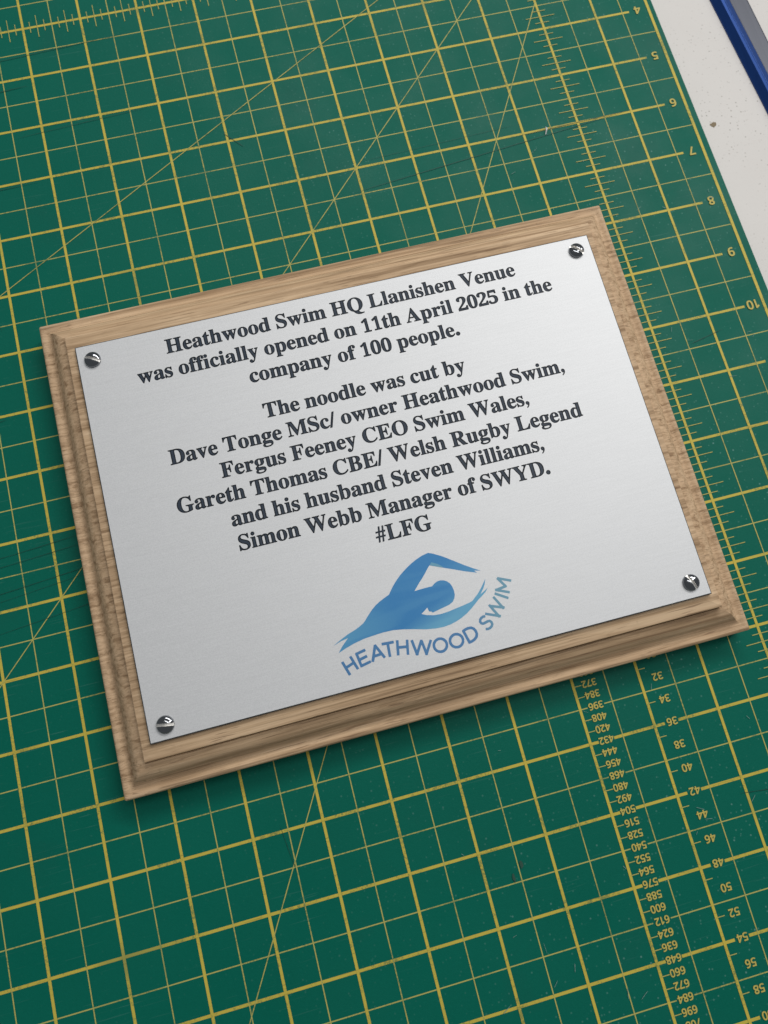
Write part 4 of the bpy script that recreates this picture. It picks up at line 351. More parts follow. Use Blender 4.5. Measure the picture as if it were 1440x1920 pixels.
606,316,624,281,632,232,636,190,634,141,625,99,610,57,589,20,562,15,548,18,534,57,481,71,470,85,470,92,473,127,493,162,509,204,518,239,519,267,515,288,504,301,492,310,471,311,443,306,422,292,401,267,383,239,373,204,368,127,368,113,361,103,345,103,275,106,267,113,257,127,251,232,249,260,244,288,235,303,226,317,212,327,191,329,170,323,135,309,111,281,92,246,82,204,79,162,82,99,96,43,118,36,118,23,114,15,105,11,93,11,23,15,9]],[]],"n4":[[[387,628,296,630,280,621,-4,215,-9,201,-9,131,-1,117,9,111,275,109,279,103,279,-2,282,-12,289,-21,303,-27,380,-27,394,-21,401,-13,404,-2,404,103,408,109,471,110,483,117,491,131,491,201,485,220,471,229,408,230,404,236,404,600,401,616],[275,418,279,411,279,404,279,236,275,230,149,230,147,236]],[]],"n5":[[[401,625,93,626,79,624,65,611,41,317,45,303,58,291,100,267,163,276,205,279,247,276,282,266,303,254,320,233,328,212,330,177,324,142,310,117,289,98,254,84,219,80,177,82,114,96,58,119,44,118,37,114,30,106,26,93,26,23,30,9,44,-3,86,-21,149,-34,212,-37,275,-31,331,-15,373,7,401,31,429,67,439,86,452,121,459,163,460,198,457,233,447,268,438,289,420,317,401,337,380,354,352,370,324,381,289,390,254,394,177,392,169,394,178,499,184,505,394,505,410,513,418,527,418,604,411,618]],[]],"n6":[[[274,-36,330,-24,365,-8,400,18,433,58,455,107,465,156,466,212,456,268,438,310,414,343,386,367,344,389,302,400,253,402,204,394,176,384,155,373,155,380,164,415,184,457,204,481,232,502,267,515,302,521,351,520,393,511,403,513,414,520,420,534,419,611,407,625,379,632,302,635,246,629,211,620,183,609,140,583,115,562,96,541,64,493,40,429,26,366,21,324,18,261,24,184,42,114,69,58,90,30,106,14,127,-2,155,-18,176,-26,211,-34],[288,86,267,81,246,79,225,82,211,87,183,107,161,142,149,184,147,212,150,226,156,240,169,258,183,270,204,282,239,290,281,287,309,274,322,261,330,247,337,226,340,198,339,170,334,142,325,121,316,107,302,94]],[]],"n7":[[[105,-25,196,-27,210,-23,221,-9,463,530,466,544,466,600,462,614,455,621,441,626,35,626,21,621,14,614,10,600,10,530,16,516,28,507,308,505,317,502,91,12,89,5,90,-9,98,-21]],[]],"n8":[[[222,635,159,624,112,604,75,575,59,555,47,534,38,506,34,471,36,443,43,408,54,383,69,359,88,338,112,317,64,275,34,233,19,191,15,163,16,135,23,93,37,58,57,30,89,3,117,-13,166,-29,222,-37,264,-36,299,-32,334,-23,383,0,411,22,431,44,444,65,456,93,463,121,465,156,463,184,453,220,438,247,418,272,397,292,361,317,404,356,430,394,444,436,446,485,439,520,427,548,405,576,380,597,348,615,306,628,257,635],[333,121,325,107,313,96,278,81,236,77,194,83,166,97,151,114,142,142,145,177,154,198,172,219,201,240,229,254,289,226,323,198,332,184,338,163,338,142],[165,485,180,505,201,516,236,522,271,518,299,507,314,492,320,471,318,443,308,422,292,405,267,387,243,376,194,403,173,422,165,436,161,450,161,471]],[]],"n9":[[[213,635,164,627,115,606,80,580,48,541,31,506,16,450,14,387,22,338,34,303,55,268,87,236,122,215,171,200,213,197,269,204,297,213,318,223,324,219,323,212,313,177,296,142,276,117,248,97,220,85,185,79,129,79,87,88,73,86,64,79,57,65,57,-5,66,-22,87,-30,157,-37,
220,-32,283,-16,331,9,374,47,408,93,434,149,450,212,461,303,460,387,456,422,446,464,434,499,420,527,401,555,381,577,360,595,332,613,304,625,269,633],[171,326,159,338,150,352,141,387,140,408,144,443,157,481,178,504,206,517,241,519,262,515,276,508,290,498,304,483,316,464,325,443,332,415,333,394,330,373,324,359,313,345,297,331,276,319,255,313,213,311,192,315]],[]]}
LG = {"l":[[[-1249,-2719,-1219,-2710,-1215,-2705,-1242,-2620,-1239,-2617,-1154,-2588,-1125,-2670,-1090,-2660,-1150,-2470,-1154,-2464,-1187,-2475,-1164,-2550,-1169,-2553,-1254,-2581,-1277,-2510,-1279,-2509,-1313,-2520,-1252,-2715]],[[-908,-2625,-913,-2594,-918,-2590,-1033,-2611,-1038,-2604,-1043,-2569,-1040,-2564,-943,-2543,-939,-2539,-948,-2505,-1048,-2526,-1056,-2479,-1053,-2476,-1049,-2474,-943,-2455,-950,-2419,-953,-2418,-1094,-2444,-1093,-2449,-1098,-2454,-1068,-2651,-1058,-2651,-1053,-2654]],[[-791,-2397,-806,-2404,-816,-2400,-819,-2402,-904,-2607,-906,-2612,-901,-2615,-871,-2627,-846,-2571,-761,-2567,-756,-2560,-731,-2612,-726,-2615,-699,-2602,-696,-2598,-787,-2402],[-801,-2462,-771,-2527,-776,-2529,-826,-2532,-830,-2527]],[[-622,-2618,-608,-2448,-542,-2451,-538,-2418,-542,-2413,-707,-2401,-709,-2403,-712,-2438,-647,-2445,-659,-2613,-657,-2615]],[[-375,-2655,-336,-2455,-338,-2450,-371,-2445,-386,-2515,-390,-2519,-480,-2504,-484,-2500,-469,-2425,-505,-2418,-507,-2420,-544,-2620,-510,-2628,-507,-2625,-490,-2542,-400,-2556,-394,-2560,-410,-2645,-405,-2649]],[[-312,-2476,-290,-2666,-293,-2676,-288,-2681,-287,-2686,-283,-2691,-273,-2690,-263,-2696,-250,-2686,-248,-2676,-178,-2567,-174,-2576,-161,-2696,-164,-2706,-160,-2711,-158,-2719,-148,-2719,-133,-2725,-128,-2718,-122,-2716,-121,-2706,-18,-2545,-48,-2524,-128,-2647,-146,-2501,-163,-2500,-173,-2494,-178,-2497,-253,-2613,-258,-2614,-274,-2471,-278,-2468,-308,-2472]],[[-35,-2641,-28,-2676,-15,-2700,0,-2717,30,-2737,65,-2746,95,-2745,120,-2737,150,-2718,172,-2691,181,-2671,175,-2666,183,-2661,187,-2636,180,-2601,167,-2576,150,-2557,120,-2538,85,-2530,57,-2531,30,-2539,0,-2559,-19,-2581,-30,-2606],[148,-2636,146,-2656,136,-2676,125,-2689,105,-2702,85,-2707,65,-2707,50,-2703,30,-2693,14,-2676,7,-2661,3,-2641,7,-2616,14,-2601,25,-2588,45,-2574,65,-2568,85,-2568,105,-2573,120,-2582,137,-2601,145,-2616]],[[199,-2638,206,-2673,219,-2698,234,-2714,264,-2734,299,-2743,329,-2742,354,-2734,384,-2715,406,-2688,415,-2668,410,-2663,417,-2658,421,-2633,415,-2598,402,-2573,384,-2553,354,-2534,319,-2526,294,-2527,264,-2536,234,-2556,215,-2578,204,-2603],[380,-2613,383,-2633,380,-2653,374,-2668,359,-2686,339,-2699,324,-2704,304,-2705,279,-2699,264,-2690,252,-2678,241,-2658,237,-2633,239,-2618,246,-2603,261,-2583,284,-2570,299,-2565,319,-2564,339,-2570,359,-2582,369,-2593]],[[463,-2720,473,-2720,478,-2723,523,-2715,568,-2698,606,-2669,613,-2659,630,-2619,623,-2564,601,-2524,563,-2497,508,-2492,468,-2500,428,-2514,422,-2519,424,-2524,418,-2529,419,-2534],[461,-2544,478,-2536,513,-2530,548,-2533,572,-2549,587,-2579,591,-2609,591,-2614,578,-2642,548,-2665,513,-2678,493,-2680]],[[759,-2391,724,-2404,697,-2428,684,-2460,684,-2472,699,-2506,729,-2521,739,-2521,769,-2516,809,-2506,824,-2506,829,-2509,836,-2518,839,-2538,829,-2554,804,-2569,779,-2572,754,-2567,750,-2573,745,-2598,749,-2603,779,-2608,819,-2603,854,-2581,874,-2549,875,-2538,870,-2503,849,-2477,839,-2471,804,-2470,739,-2485,725,-2478,721,-2463,728,-2448,739,
-2438,764,-2427,789,-2429,793,-2423,796,-2398,794,-2394]],[[992,-2171,967,-2183,963,-2188,1027,-2318,1022,-2319,912,-2277,902,-2263,872,-2278,881,-2298,881,-2303,886,-2308,937,-2415,932,-2415,807,-2362,793,-2393,962,-2467,972,-2482,982,-2478,997,-2482,1002,-2478,1013,-2453,1010,-2448,990,-2438,936,-2328,937,-2326,1050,-2368,1062,-2385,1077,-2379,1082,-2380,1086,-2378,1092,-2368,1098,-2348,1077,-2338,997,-2177]],[[1019,-2126,1003,-2151,1004,-2156,1171,-2265,1176,-2261,1191,-2235,1026,-2127,1021,-2124]],[[1027,-2109,1036,-2117,1046,-2117,1216,-2193,1229,-2164,1226,-2159,1114,-2109,1206,-2096,1208,-2094,1207,-2084,1210,-2074,1158,-1989,1161,-1985,1166,-1987,1281,-2039,1286,-2035,1298,-2009,1116,-1925,1111,-1925,1106,-1936,1095,-1944,1091,-1949,1161,-2064,1156,-2066,1051,-2079,1041,-2077,1029,-2084,1030,-2099]]],"s":[-1361,-2276,-1293,-2242,-1204,-2202,-1117,-2167,-1022,-2139,-952,-2111,-888,-2080,-852,-2052,-816,-2014,-774,-1975,-718,-1925,-653,-1878,-588,-1844,-519,-1814,-439,-1784,-398,-1735,-359,-1689,-319,-1648,-271,-1603,-213,-1556,-154,-1515,-85,-1472,-18,-1435,57,-1400,156,-1365,251,-1348,310,-1373,430,-1443,567,-1543,703,-1644,827,-1728,911,-1779,819,-1755,852,-1795,679,-1728,533,-1662,387,-1599,223,-1526,189,-1558,137,-1614,81,-1672,17,-1729,-40,-1787,-79,-1825,0,-1821,98,-1819,182,-1821,219,-1793,265,-1773,315,-1769,361,-1780,403,-1805,437,-1843,455,-1893,464,-1949,461,-2012,441,-2060,406,-2103,353,-2129,292,-2142,199,-2158,93,-2179,77,-2159,47,-2151,36,-2091,-10,-2124,-67,-2157,4,-2191,102,-2218,213,-2226,312,-2219,413,-2205,514,-2192,616,-2176,678,-2160,720,-2127,783,-2079,841,-2021,885,-1971,941,-1904,912,-1974,873,-2033,815,-2098,876,-2070,938,-2035,897,-2081,829,-2128,767,-2163,705,-2209,633,-2260,554,-2309,469,-2349,380,-2379,293,-2399,194,-2408,83,-2402,-55,-2379,-205,-2338,-370,-2297,-508,-2274,-650,-2269,-795,-2277,-925,-2287,-1074,-2314,-1210,-2352,-1312,-2388,-1248,-2316,-1141,-2222,-1245,-2239],"s2":[227,-1525,261,-1490,339,-1534,405,-1592,387,-1599]}

# ------------------------------------------------------------------ the table
random.seed(7)
MAT_T = 0.12                                     # mat thickness, inches
M_TABLE = m_table()
def box(x0, x1, y0, y1, z0, z1):
    v = [(x, y, z) for z in (z0, z1) for y in (y0, y1) for x in (x0, x1)]
    f = [(0, 2, 3, 1), (4, 5, 7, 6), (0, 1, 5, 4), (2, 6, 7, 3), (0, 4, 6, 2), (1, 3, 7, 5)]
    return [tuple(c * IN for c in p) for p in v], f
v, f = box(-30, 24, -42, 20, -1.2, -MAT_T)
table = mesh_obj('table', v, f, M_TABLE)
tag(table, kind='structure')
# brown chip where the laminate surface has broken away
cx, cy = 2.434, -6.494
pts = [(-.065, .0), (-.05, .022), (-.02, .018), (-.012, .042), (.01, .03), (.022, .05), (.032, .028), (.055, .035), (.06, .005), (.05, -.03), (.022, -.05), (-.01, -.062), (-.04, -.04)]
z = (-MAT_T + 0.003)
mesh_obj('chip_mark', [((cx + a * 1.0) * IN, (cy + b * 1.0) * IN, z * IN) for a, b in pts], [tuple(reversed(range(len(pts))))], m_flat('bare_board', (0.26, 0.20, 0.125), 0.8), table)

# ------------------------------------------------------------------ the cutting mat
mat = empty('cutting_mat', V(0, 0, -MAT_T))
tag(mat, 'green cutting mat with yellow inch grid, numbers upside down, lying under the plaque', 'cutting mat')
Z0 = MAT_T                                       # mat top in the mat's own frame
def edge_x(y): return 2.122 + (-y - 3.84) * 0.0085
M_MAT = m_mat()
bev = 0.018
ring = lambda d, z: [(-22 + d, 8 - d, z), (-22 + d, -32 + d, z), (edge_x(-32) - d, -32 + d, z), (edge_x(8) - d, 8 - d, z)]
vs = ring(0, 0.0) + ring(0, Z0 - bev) + ring(bev, Z0)
fs = [(3, 2, 1, 0), (8, 9, 10, 11)]
for k in (0, 4):
    for i in range(4):
        j = (i + 1) % 4; fs.append((k + i, k + j, k + 4 + j, k + 4 + i))
mesh_obj('mat_sheet', [tuple(c * IN for c in p) for p in vs], fs, M_MAT, mat)
M_THICK = m_print('yellow_ink', (0.59, 0.475, 0.078), 0.55, 0.42)
M_THIN = m_print('thin_yellow_ink', (0.48, 0.45, 0.130), 0.55, 0.43)
M_NUM = m_print('number_ink', (0.56, 0.46, 0.115), 0.5, 0.42)
EPS = 0.0014                                     # inch: each printed layer sits a hair above the one below
def line(name, x0, y0, x1, y1, w, layer, m):
    dx, dy = x1 - x0, y1 - y0; L = math.hypot(dx, dy); nx, ny = -dy / L * w / 2, dx / L * w / 2
    z = Z0 + EPS * layer
    o = mesh_obj(name, [tuple(c * IN for c in p) for p in ((x0 - nx, y0 - ny, z), (x1 - nx, y1 - ny, z), (x1 + nx, y1 + ny, z), (x0 + nx, y0 + ny, z))], [(0, 1, 2, 3)], m, mat)
    return o
TK, TN = 0.041, 0.0160
LX, TY, BY = -21, 6.5, -30
def pieces(a, b, gaps):
    out = []; s = a
    for g0, g1 in sorted(gaps):
        if g0 > s: out.append((s, g0))
        s = max(s, g1)
    if s < b: out.append((s, b))
    return out
for v in range(-6, 31):                          # rows (horizontal on the mat)
    gaps = []
    if v >= 14: gaps = [(-2 + .155, -2 + .37), (-3 + .125, -3 + .365)]
    end = 1.63 if v < 10 else 1.66
    for a, b in pieces(LX, end, gaps): line('grid_line', a, -v, b, -v, TK, 2, M_THICK)
    gaps = [(-3 + .115, -3 + .375)] if v >= 14 else []
    for a, b in pieces(LX, 2.0, gaps): line('grid_line', a, -(v + .5), b, -(v + .5), TN, 1, M_THIN)
for u in range(-21, 3):                          # columns
    line('grid_line', u, BY, u, TY, TK if u < 2 else 0.05, 4, M_THICK)
    if u < 2: line('grid_line', u + .5, BY, u + .5, TY, TN, 3, M_THIN)
def diag(x0, x1, v0, k):
    line('angle_line', x0, -(v0 + k * x0), x1, -(v0 + k * x1), 0.014, 5, M_THIN)
diag(-14, 0.0, 1.17, -0.572)
diag(-12.5, 0.0, 2.0, -1.0)
diag(-12.0, 0.0, 3.43, -1.732)
# ticks: eighths along the ruler column and along the row two inches down
tick_mesh = {}
def tick(x, y, hl, hr, horiz, w=0.0125):
    key = (hl, hr, horiz)
    if key not in tick_mesh:
        z = 0.0
        q = [(-hl, -w / 2), (hr, -w / 2), (hr, w / 2), (-hl, w / 2)]
        if not horiz: q = [(-b, a) for a, b in q]
        me = bpy.data.meshes.new('tick_mark'); me.from_pydata([(a * IN, b * IN, 0) for a, b in q], [], [(0, 1, 2, 3)]); me.materials.append(M_THIN); tick_mesh[key] = me
    o = bpy.data.objects.new('tick_mark', tick_mesh[key]); col.objects.link(o); o.parent = mat
    o.location = (x * IN, y * IN, (Z0 + EPS * (6 if horiz else 7)) * IN)
for v8 in range(2 * 8, 17 * 8):
    if v8 % 4 == 0: continue
    L = .27 if v8 % 2 == 0 else .13
    tick(0, -v8 / 8, L, L, True)
for u8 in range(-11 * 8, -3 * 8):
    if u8 % 4 == 0: continue
    L = .23 if u8 % 2 == 0 else .115
    tick(u8 / 8, -2, L, L, False)
# sixths with running numbers, columns two and three in from the ruler
numfill = {}
def number(text, right_x, y, h, track=1.0):
    """text printed upside down; right_x is where its first digit starts (the right end in the picture)"""
    s = h / 609.0 ; pen = 0; vs, fs = [], []
    for ch in text:
        if ch not in numfill: numfill[ch] = fill(GL['n' + ch][0])
        gv, gf = numfill[ch]; k = len(vs)
        vs += [((a + pen) * s, (b - 300) * s) for a, b in gv]; fs += [tuple(i + k for i in f) for f in gf]
        pen += (500 if ch != '1' else 440) * track
    o = mesh_obj('printed_number', [(-a * IN, -b * IN, 0) for a, b in vs], fs, M_NUM, mat)
    o.location = (right_x * IN, y * IN, (Z0 + EPS * 8) * IN)
for i in range(0, 40):
    v = 14.667 + i / 6.0
    n6 = 28 + i
    if i % 3 != 1 and abs(v * 2 - round(v * 2)) > 0.05:
        tick(-2 + .062, -v, .06, .06, True)
    if n6 % 2 == 0: number(str(n6), -2 + .350, -v + .005, .102)
    n72 = 12 * n6
    if abs(v * 2 - round(v * 2)) > 0.05: tick(-3 + .065, -v, .06, .06, True)
    number(str(n72), -3 + .355, -v + .005, .095, .97)
for v in range(1, 14):
    if v < 10: number(str(v), 1.845, -v + .0, .150)
    else: number(str(v), 1.925, -v + .0, .150)
# long knife cuts and nicks
M_CUT = m_flat('cut_in_mat', (0.001, 0.052, 0.037), 0.6)
M_SCUFF = m_flat('pale_scuff', (0.16, 0.30, 0.27), 0.6)
def cut(x0, y0, x1, y1, w, m=M_CUT, layer=9):
    dx, dy = x1 - x0, y1 - y0; L = math.hypot(dx, dy); nx, ny = -dy / L, dx / L
    k = 10; z = (Z0 + EPS * layer) * IN; vs = []
    bow = random.uniform(-.01, .01) * min(1, L / 2)
    for i in range(k + 1):
        t = i / k; ww = w / 2 * min(1, 6 * t + .1, 6 * (1 - t) + .1) * random.uniform(.7, 1.2); off = bow * math.sin(math.pi * t)
        cx, cy = x0 + dx * t + nx * off, y0 + dy * t + ny * off
        vs += [((cx + nx * ww) * IN, (cy + ny * ww) * IN, z), ((cx - nx * ww) * IN, (cy - ny * ww) * IN, z)]
    mesh_obj('knife_cut' if m is M_CUT else 'pale_scratch', vs, [(2 * i, 2 * i + 1, 2 * i + 3, 2 * i + 2) for i in range(k)], m, mat)
for c in [(-4.2, -6.46, 1.0, -5.97, .012), (-1.2, -6.03, 1.05, -5.97, .010), (-11, -2.64, -7.1, -2.47, .010), (-9.5, -4.16, -7.2, -4.05, .008), (-10.9, -3.28, -9.1, -3.17, .014),
          (-12, -5.13, -9.2, -5.06, .011), (-6.05, -4.83, -5.75, -5.18, .014), (-11.1, -11.22, -9.55, -11.12, .008), (-11.1, -11.36, -9.5, -11.26, .009), (-11.2, -11.76, -9.4, -11.62, .008), (-11.2, -11.88, -9.5, -11.72, .006),
          (-11.3, -9.13, -10.35, -9.07, .012), (-11.1, -12.33, -9.35, -12.16, .007), (.55, -10.42, 1.15, -10.30, .010), (.5, -17.30, .9, -17.2, .008), (-1.1, -17.2, -.5, -17.27, .009), (-.9, -18.6, -.4, -18.5, .008),
          (-9.7, -18.2, -9.3, -18.4, .007), (-7.6, -15.9, -7.5, -16.6, .007), (-10.4, -6.9, -10.2, -7.6, .008), (-4.0, -5.9, -1.0, -5.8, .005), (-9.5, -14.6, -9.1, -14.5, .01)]:
    cut(*c[:4], c[4] * .72)
for i in range(46):
    x = random.uniform(-5.5, 1.8); y = random.uniform(-20, -14.6) if i % 3 else random.uniform(-13, -5)
    if y > -15.2 and y < -7.8: x = random.uniform(.3, 2.0)
    a = random.uniform(0, math.pi); L = random.uniform(.04, .15)
    cut(x, y, x + L * math.cos(a), y + L * math.sin(a), random.uniform(.004, .009), M_SCUFF, 10)
for x, y, m_ in [(-4.45, -17.28, 1), (-4.6, -17.42, 1)]:
    pts = [(x + r * math.cos(t) * .55, y + r * math.sin(t) * 1.5) for t, r in [(k * math.pi / 6, random.uniform(.03, .055)) for k in range(12)]]
    mesh_obj('brown_stain', [(a * IN, b * IN, (Z0 + EPS * 9) * IN) for a, b in pts], [tuple(range(12))], m_flat('brown_stain', (0.018, 0.075, 0.052), 0.6), mat)

# ------------------------------------------------------------------ white sliver lying on the mat
px, py = -.612, -6.037
vs = []; N_ = 10
for i in range(N_ + 1):
    t = i / N_; w = .013 * math.sin(math.pi * min(1, t * .9 + .12)) + .002
    x = px + .035 * (t - .5) + .018 * math.sin(t * 2.6); y = py + .15 * (t - .5); z = .006 + .035 * math.sin(t * math.pi) ** 2
    for s_, dz in ((-1, 0), (1, .010)):
        for th in (0, .004): vs.append(((x + s_ * w) * IN, (y + .3 * s_ * w) * IN, (z + dz + th) * IN))
fs = []
for i in range(N_):
    a = 4 * i; b = a + 4
    fs += [(a + 1, a + 3, b + 3, b + 1), (a, b, b + 2, a + 2), (a, a + 1, b + 1, b), (a + 2, b + 2, b + 3, a + 3)]
fs += [(0, 2, 3, 1), (4 * N_, 4 * N_ + 1, 4 * N_ + 3, 4 * N_ + 2)]
sl = mesh_obj('paper_sliver', vs, fs, m_flat('white_paper', (.75, .76, .75), .6))
tag(sl, 'tiny curled white sliver lying on the green mat above the plaque', 'scrap')

# ------------------------------------------------------------------ blue rail at the right edge
rail = empty('metal_rail', V(3.6, -6, -MAT_T))
tag(rail, 'blue and grey metal rail lying on the white table right of the mat', 'rail')
def rail_x(i, y): return (3.277 + (-y - 3.965) * .078, 3.285 + (-y - 4.3) * .062, 3.90 + (-y - 4.1) * .056)[i]
M_BLUE = m_blue(); M_GREY = m_grey()
ys = [6, -16]
def prism(name, prof, m, smooth=True):
    vs = []; k = len(prof(0))
    for y in ys: vs += [((x - 3.6) * IN, (y + 6) * IN, (z + MAT_T) * IN) for x, z in prof(y)]
    fs = [(i, (i + 1) % k, k + (i + 1) % k, k + i) for i in range(k)] + [tuple(reversed(range(k))), tuple(range(k, 2 * k))]
    me = mesh_obj(name, vs, fs, m, rail)
    return me
def blue_prof(y):
    l, r, e = rail_x(0, y), rail_x(1, y), rail_x(2, y)
    # seen from the camera the ridge covers what is left of it, so it stands at its own height
    return [(l, -MAT_T), (l + .005, -.095), (l + .085, .018), (l + .125, .032), (l + .132, .037), (l + .140, .037), (l + .147, .031), (l + .16, .026), (l + .265, -.012), (l + .27, -.02), (l + .27, -MAT_T)]
def grey_prof(y):
    l, r, e = rail_x(0, y), rail_x(1, y), rail_x(2, y)
    return [(l + .272, -MAT_T), (l + .272, -.022), (l + .28, -.018), (e - .03, -.018), (e - .005, -.024), (e, -.04), (e, -MAT_T)]
prism('blue_edge', blue_prof, M_BLUE)
prism('grey_face', grey_prof, M_GREY)

# ------------------------------------------------------------------ the plaque
CX, CY = -4.907, -11.4415
PW, PH = 8.056, 5.839
plq = empty('plaque', V(CX, CY, 0.004))
plq.rotation_euler = (0, 0, 0.001)
tag(plq, 'oak plaque with engraved silver plate and four dome screws, lying on the mat', 'plaque')
M_WOOD = m_wood()
prof = [(.0, .0), (.0, .345), (.004, .366), (.014, .382), (.034, .391), (.058, .391), (.084, .384), (.104, .376), (.122, .375), (.140, .380), (.158, .392), (.176, .411), (.194, .436),
        (.212, .464), (.230, .491), (.250, .516), (.272, .538), (.298, .558), (.330, .575), (.366, .588), (.400, .596), (.420, .597), (.428, .586), (.436, .584), (.438, .664), (.443, .678), (.455, .683)]
W2, H2 = 9.190 / 2, 7.158 / 2
vs, fs = [], []
NX, NY = 48, 38
def ringpts(d, z):
    w, h = W2 - d, H2 - d; r = max(.024 - d * .1, 0.006); out = []
    # rounded outer corners, straight runs subdivided a little
    for cxn, cyn, a0 in ((1, 1, 0), (-1, 1, 90), (-1, -1, 180), (1, -1, 270)):
        for k in range(5):
            a = math.radians(a0 + 22.5 * k); out.append((cxn * (w - r) + r * math.cos(a), cyn * (h - r) + r * math.sin(a), z))
    return out
for d, z in prof: vs += ringpts(d, z)
K = 20
for p in range(len(prof) - 1):
    for i in range(K):
        j = (i + 1) % K; fs.append((p * K + i, p * K + j, (p + 1) * K + j, (p + 1) * K + i))
fs.append(tuple(reversed(range(K)))); fs.append(tuple(range((len(prof) - 1) * K, len(prof) * K)))
board = mesh_obj('wooden_board', [tuple(c * IN for c in p) for p in vs], fs, M_WOOD, plq, smooth=True)
def sharpen(o, ang):
    me = o.data
    import bmesh
    bm = bmesh.new(); bm.from_mesh(me); bm.edges.ensure_lookup_table()
    for e in bm.edges:
        if len(e.link_faces) == 2 and e.calc_face_angle(0) > ang: e.smooth = False
    bm.to_mesh(me); bm.free()
board.location = (-.010 * IN, .010 * IN, 0)
sharpen(board, math.radians(38))

# engraved plate: the silver skin has real holes where the letters are cut down to the dark core
PT, PZ0 = 0.746, 0.684                           # top of the plate and its underside (inches above the mat)
EM = 0.3255
ADV = dict(H=778, S=556, Q=778, L=667, V=722, A=722, T=667, D=722, M=944, F=611, C=722, E=667, O=778, W=1000, G=778, B=667, R=722, Y=722, a=500, b=556, c=444, d=556, e=444, f=333, g=500, h=556, i=278, l=278, m=833, n=556, o=500, p=556, r=444, s=389, t=333, u=556, v=500, w=722, y=500)
ADV.update({c: 500 for c in '0125#'}); ADV.update({'.': 250, ',': 250, ' ': 250, '/': 278})
LINES = [("Heathwood Swim HQ Llanishen Venue", 2.505), ("was officially opened on 11th April 2025 in the", 2.133), ("company of 100 people.", 1.757),
         ("The noodle was cut by", 1.172), ("Dave Tonge MSc/ owner Heathwood Swim,", .803), ("Fergus Feeney CEO Swim Wales,", .437), ("Gareth Thomas CBE/ Welsh Rugby Legend", .071),
         ("and his husband Steven Williams,", -.295), ("Simon Webb Manager of SWYD.", -.662), ("#LFG", -1.030)]
KERN = {'Ve': -80, 'Wa': -60, 'We': -60, 'Wi': -30, 'To': -80, 'Th': 0, 'Da': -10}
places = []
for text, by in LINES:
    # first pass for width, then centred
    w = sum(ADV[c] for c in text); x = -w / 2 * EM
    for c in text:
        if c != ' ': places.append((c, x, by * 1000))
        x += ADV[c] * EM
hw, hh = PW * 500, PH * 500
bv = 14
outer = [-hw + bv, -hh + bv, hw - bv, -hh + bv, hw - bv, hh - bv, -hw + bv, hh - bv]
cont = [outer]
for c, x, y in places:
    for q in GL[c][0]: cont.append([x + v * EM if i % 2 == 0 else y + v * EM for i, v in enumerate(q)])
pv, pf = fill(cont)
top = PT * IN
vs = [(a * TH, b * TH, top) for a, b in pv]; fs = list(pf); fm = [0] * len(fs)
k = len(vs)
def rr(w, h, z): return [(-w * TH, -h * TH, z), (w * TH, -h * TH, z), (w * TH, h * TH, z), (-w * TH, h * TH, z)]
vs += rr(hw - bv, hh - bv, top) + rr(hw, hh, top - bv * TH * .8) + rr(hw, hh, PZ0 * IN)
for a in (0, 4):
    for i in range(4):
        j = (i + 1) % 4; fs.append((k + a + 4 + i, k + a + 4 + j, k + a + j, k + a + i)); fm.append(1)
fs.append((k + 11, k + 10, k + 9, k + 8)); fm.append(1)
M_PLATE = m_plate()
M_GROOVE = m_core('black_core_groove', (0.003, 0.007, 0.013), (0.007, 0.013, 0.021), 0.45)
M_FLOOR = m_core('black_core_floor', (0.016, 0.026, 0.044), (0.052, 0.070, 0.100), 0.36)
M_EDGE = m_flat('black_core_edge', (0.045, 0.050, 0.058), 0.45)
plate = mesh_obj('metal_plate', vs, fs, [M_PLATE, M_EDGE], plq, fmat=fm)
DEP = 0.008
glyph_mesh = {}
def glyph(c):
    if c in glyph_mesh: return glyph_mesh[c]
    o_, i_ = GL[c]; s = EM * TH
    vs, fs, fm = [], [], []
    a, b = fill(o_); vs += [(x * s, y * s, -DEP * IN) for x, y in a]; fs += b; fm += [0] * len(b)
    if i_:
        a, b = fill(i_); k = len(vs); vs += [(x * s, y * s, -DEP * .55 * IN) for x, y in a]; fs += [tuple(q + k for q in t) for t in b]; fm += [1] * len(b)
    for cs, z0, z1, m in ((o_, 0.0, -DEP, 0), (i_, -DEP * .55, -DEP, 0)):
        for q in cs:
            n = len(q) // 2; k = len(vs)
            for i in range(n): vs += [(q[2 * i] * s, q[2 * i + 1] * s, z0 * IN), (q[2 * i] * s, q[2 * i + 1] * s, z1 * IN)]
            for i in range(n):
                j = (i + 1) % n; fs.append((k + 2 * i, k + 2 * j, k + 2 * j + 1, k + 2 * i + 1)); fm.append(m)
    me = bpy.data.meshes.new('letter'); me.from_pydata(vs, [], fs); me.materials.append(M_GROOVE); me.materials.append(M_FLOOR)
    me.polygons.foreach_set('material_index', fm); me.update(); glyph_mesh[c] = me; return me
for c, x, y in places:
    o = bpy.data.objects.new('letter', glyph(c)); col.objects.link(o); o.parent = plate
    o.location = (x * TH, y * TH, top)

# printed logo
zl = top + 0.0012 * IN
M_EMB = m_emblem()
a, b = fill([LG['s']])
emb = mesh_obj('swimmer_emblem', [(x * TH, y * TH, zl) for x, y in a], b, M_EMB, plate)
a, b = fill([LG['s2']])
mesh_obj('emblem_highlight', [(x * TH, y * TH, zl + 0.0012 * IN) for x, y in a], b, m_flat('pale_teal_ink', (0.13, 0.36, 0.52), .45), plate)
M_LL = m_logo_letters()
for cs in LG['l']:
    a, b = fill(cs)
    mesh_obj('logo_letter', [(x * TH, y * TH, zl) for x, y in a], b, M_LL, plate)

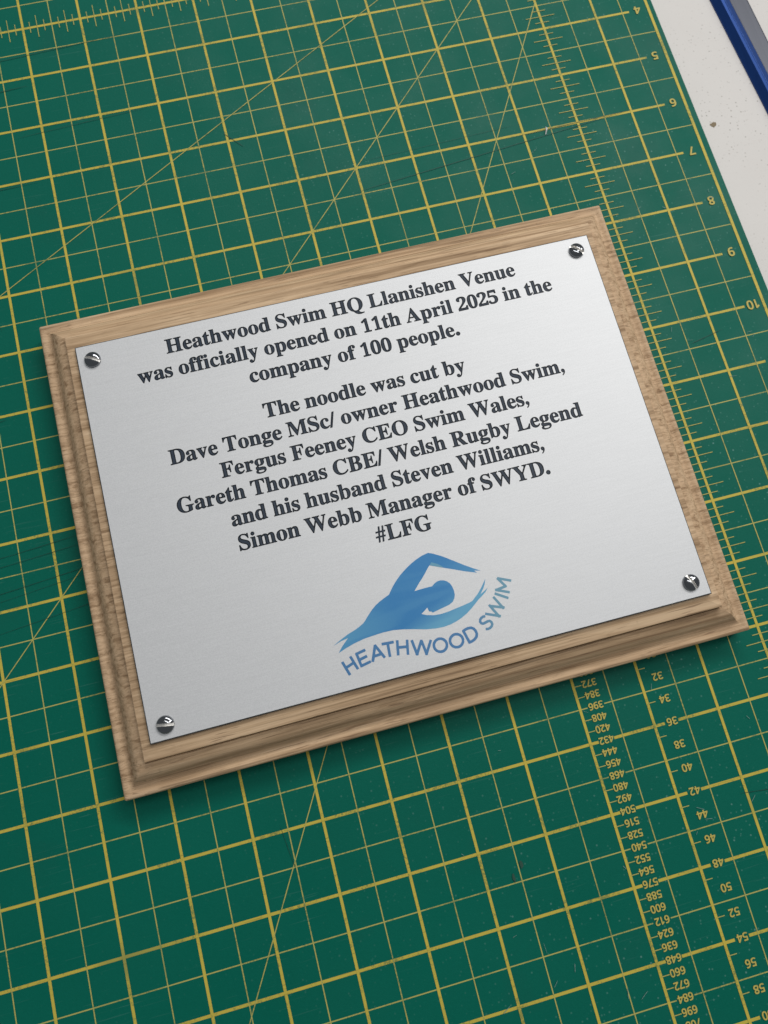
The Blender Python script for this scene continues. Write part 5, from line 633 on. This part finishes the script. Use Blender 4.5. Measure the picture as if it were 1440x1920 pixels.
# dome headed slotted screws
M_SCREW = m_metal('nickel', (0.27, 0.28, 0.30), 0.12)
M_SLOT = m_metal('lit_slot', (0.95, 0.93, 0.90), 0.42)  # much paler than the dome: tube reflections in the slot put into its colour
Rd, Hd, Sl = 0.121, 0.062, 0.019
def dome(r): return Hd * math.sqrt(max(0, 1 - (r / Rd) ** 2)) ** 0.9 + 0.012
xs_half = [Sl + (Rd * .999 - Sl) * (1 - math.cos(math.pi / 2 * k / 14)) * 1.0 for k in range(15)]
xs_half = [Sl + (Rd * .9995 - Sl) * math.sin(math.pi / 2 * k / 14) for k in range(15)]
vs, fs, fm = [], [], []
NYS = 20
def colm(x, zf):
    k = len(vs); yy = math.sqrt(max(0, Rd ** 2 - x ** 2))
    for j in range(NYS + 1):
        y = yy * math.sin(math.pi / 2 * (2 * j / NYS - 1)); vs.append((x * IN, y * IN, zf(math.hypot(x, y)) * IN))
    return k
def strip_faces(a, b, m):
    for j in range(NYS): fs.append((a + j, b + j, b + j + 1, a + j + 1)); fm.append(m)
for sgn in (-1, 1):
    cols = [colm(sgn * x, dome) for x in (xs_half if sgn > 0 else xs_half[::-1])]
    for p, q in zip(cols, cols[1:]): strip_faces(p, q, 0)
fl = lambda r: 0.044 - .02 * r / Rd
a = colm(-Sl, fl); b = colm(Sl, fl); strip_faces(a, b, 1)
a = colm(-Sl, dome); b = colm(-Sl, fl); strip_faces(a, b, 1)
a = colm(Sl, fl); b = colm(Sl, dome); strip_faces(a, b, 1)
k = len(vs); n = 40
for i in range(n):
    t = 2 * math.pi * i / n; vs += [(Rd * math.cos(t) * IN, Rd * math.sin(t) * IN, .013 * IN), (Rd * math.cos(t) * IN, Rd * math.sin(t) * IN, 0)]
for i in range(n):
    j = (i + 1) % n; fs.append((k + 2 * i, k + 2 * i + 1, k + 2 * j + 1, k + 2 * j)); fm.append(0)
first = None
for (x, y, ang) in ((-3.799, 2.663, 62), (3.775, 2.683, 48), (3.781, -2.694, 20), (-3.779, -2.715, 80)):
    if first is None:
        o = mesh_obj('screw', vs, fs, [M_SCREW, M_SLOT], plq, fmat=fm, smooth=True); first = o
    else:
        o = first.copy(); col.objects.link(o); o.parent = plq
    o.location = (x * IN, y * IN, top + .0006 * IN); o.rotation_euler = (0, 0, math.radians(ang))
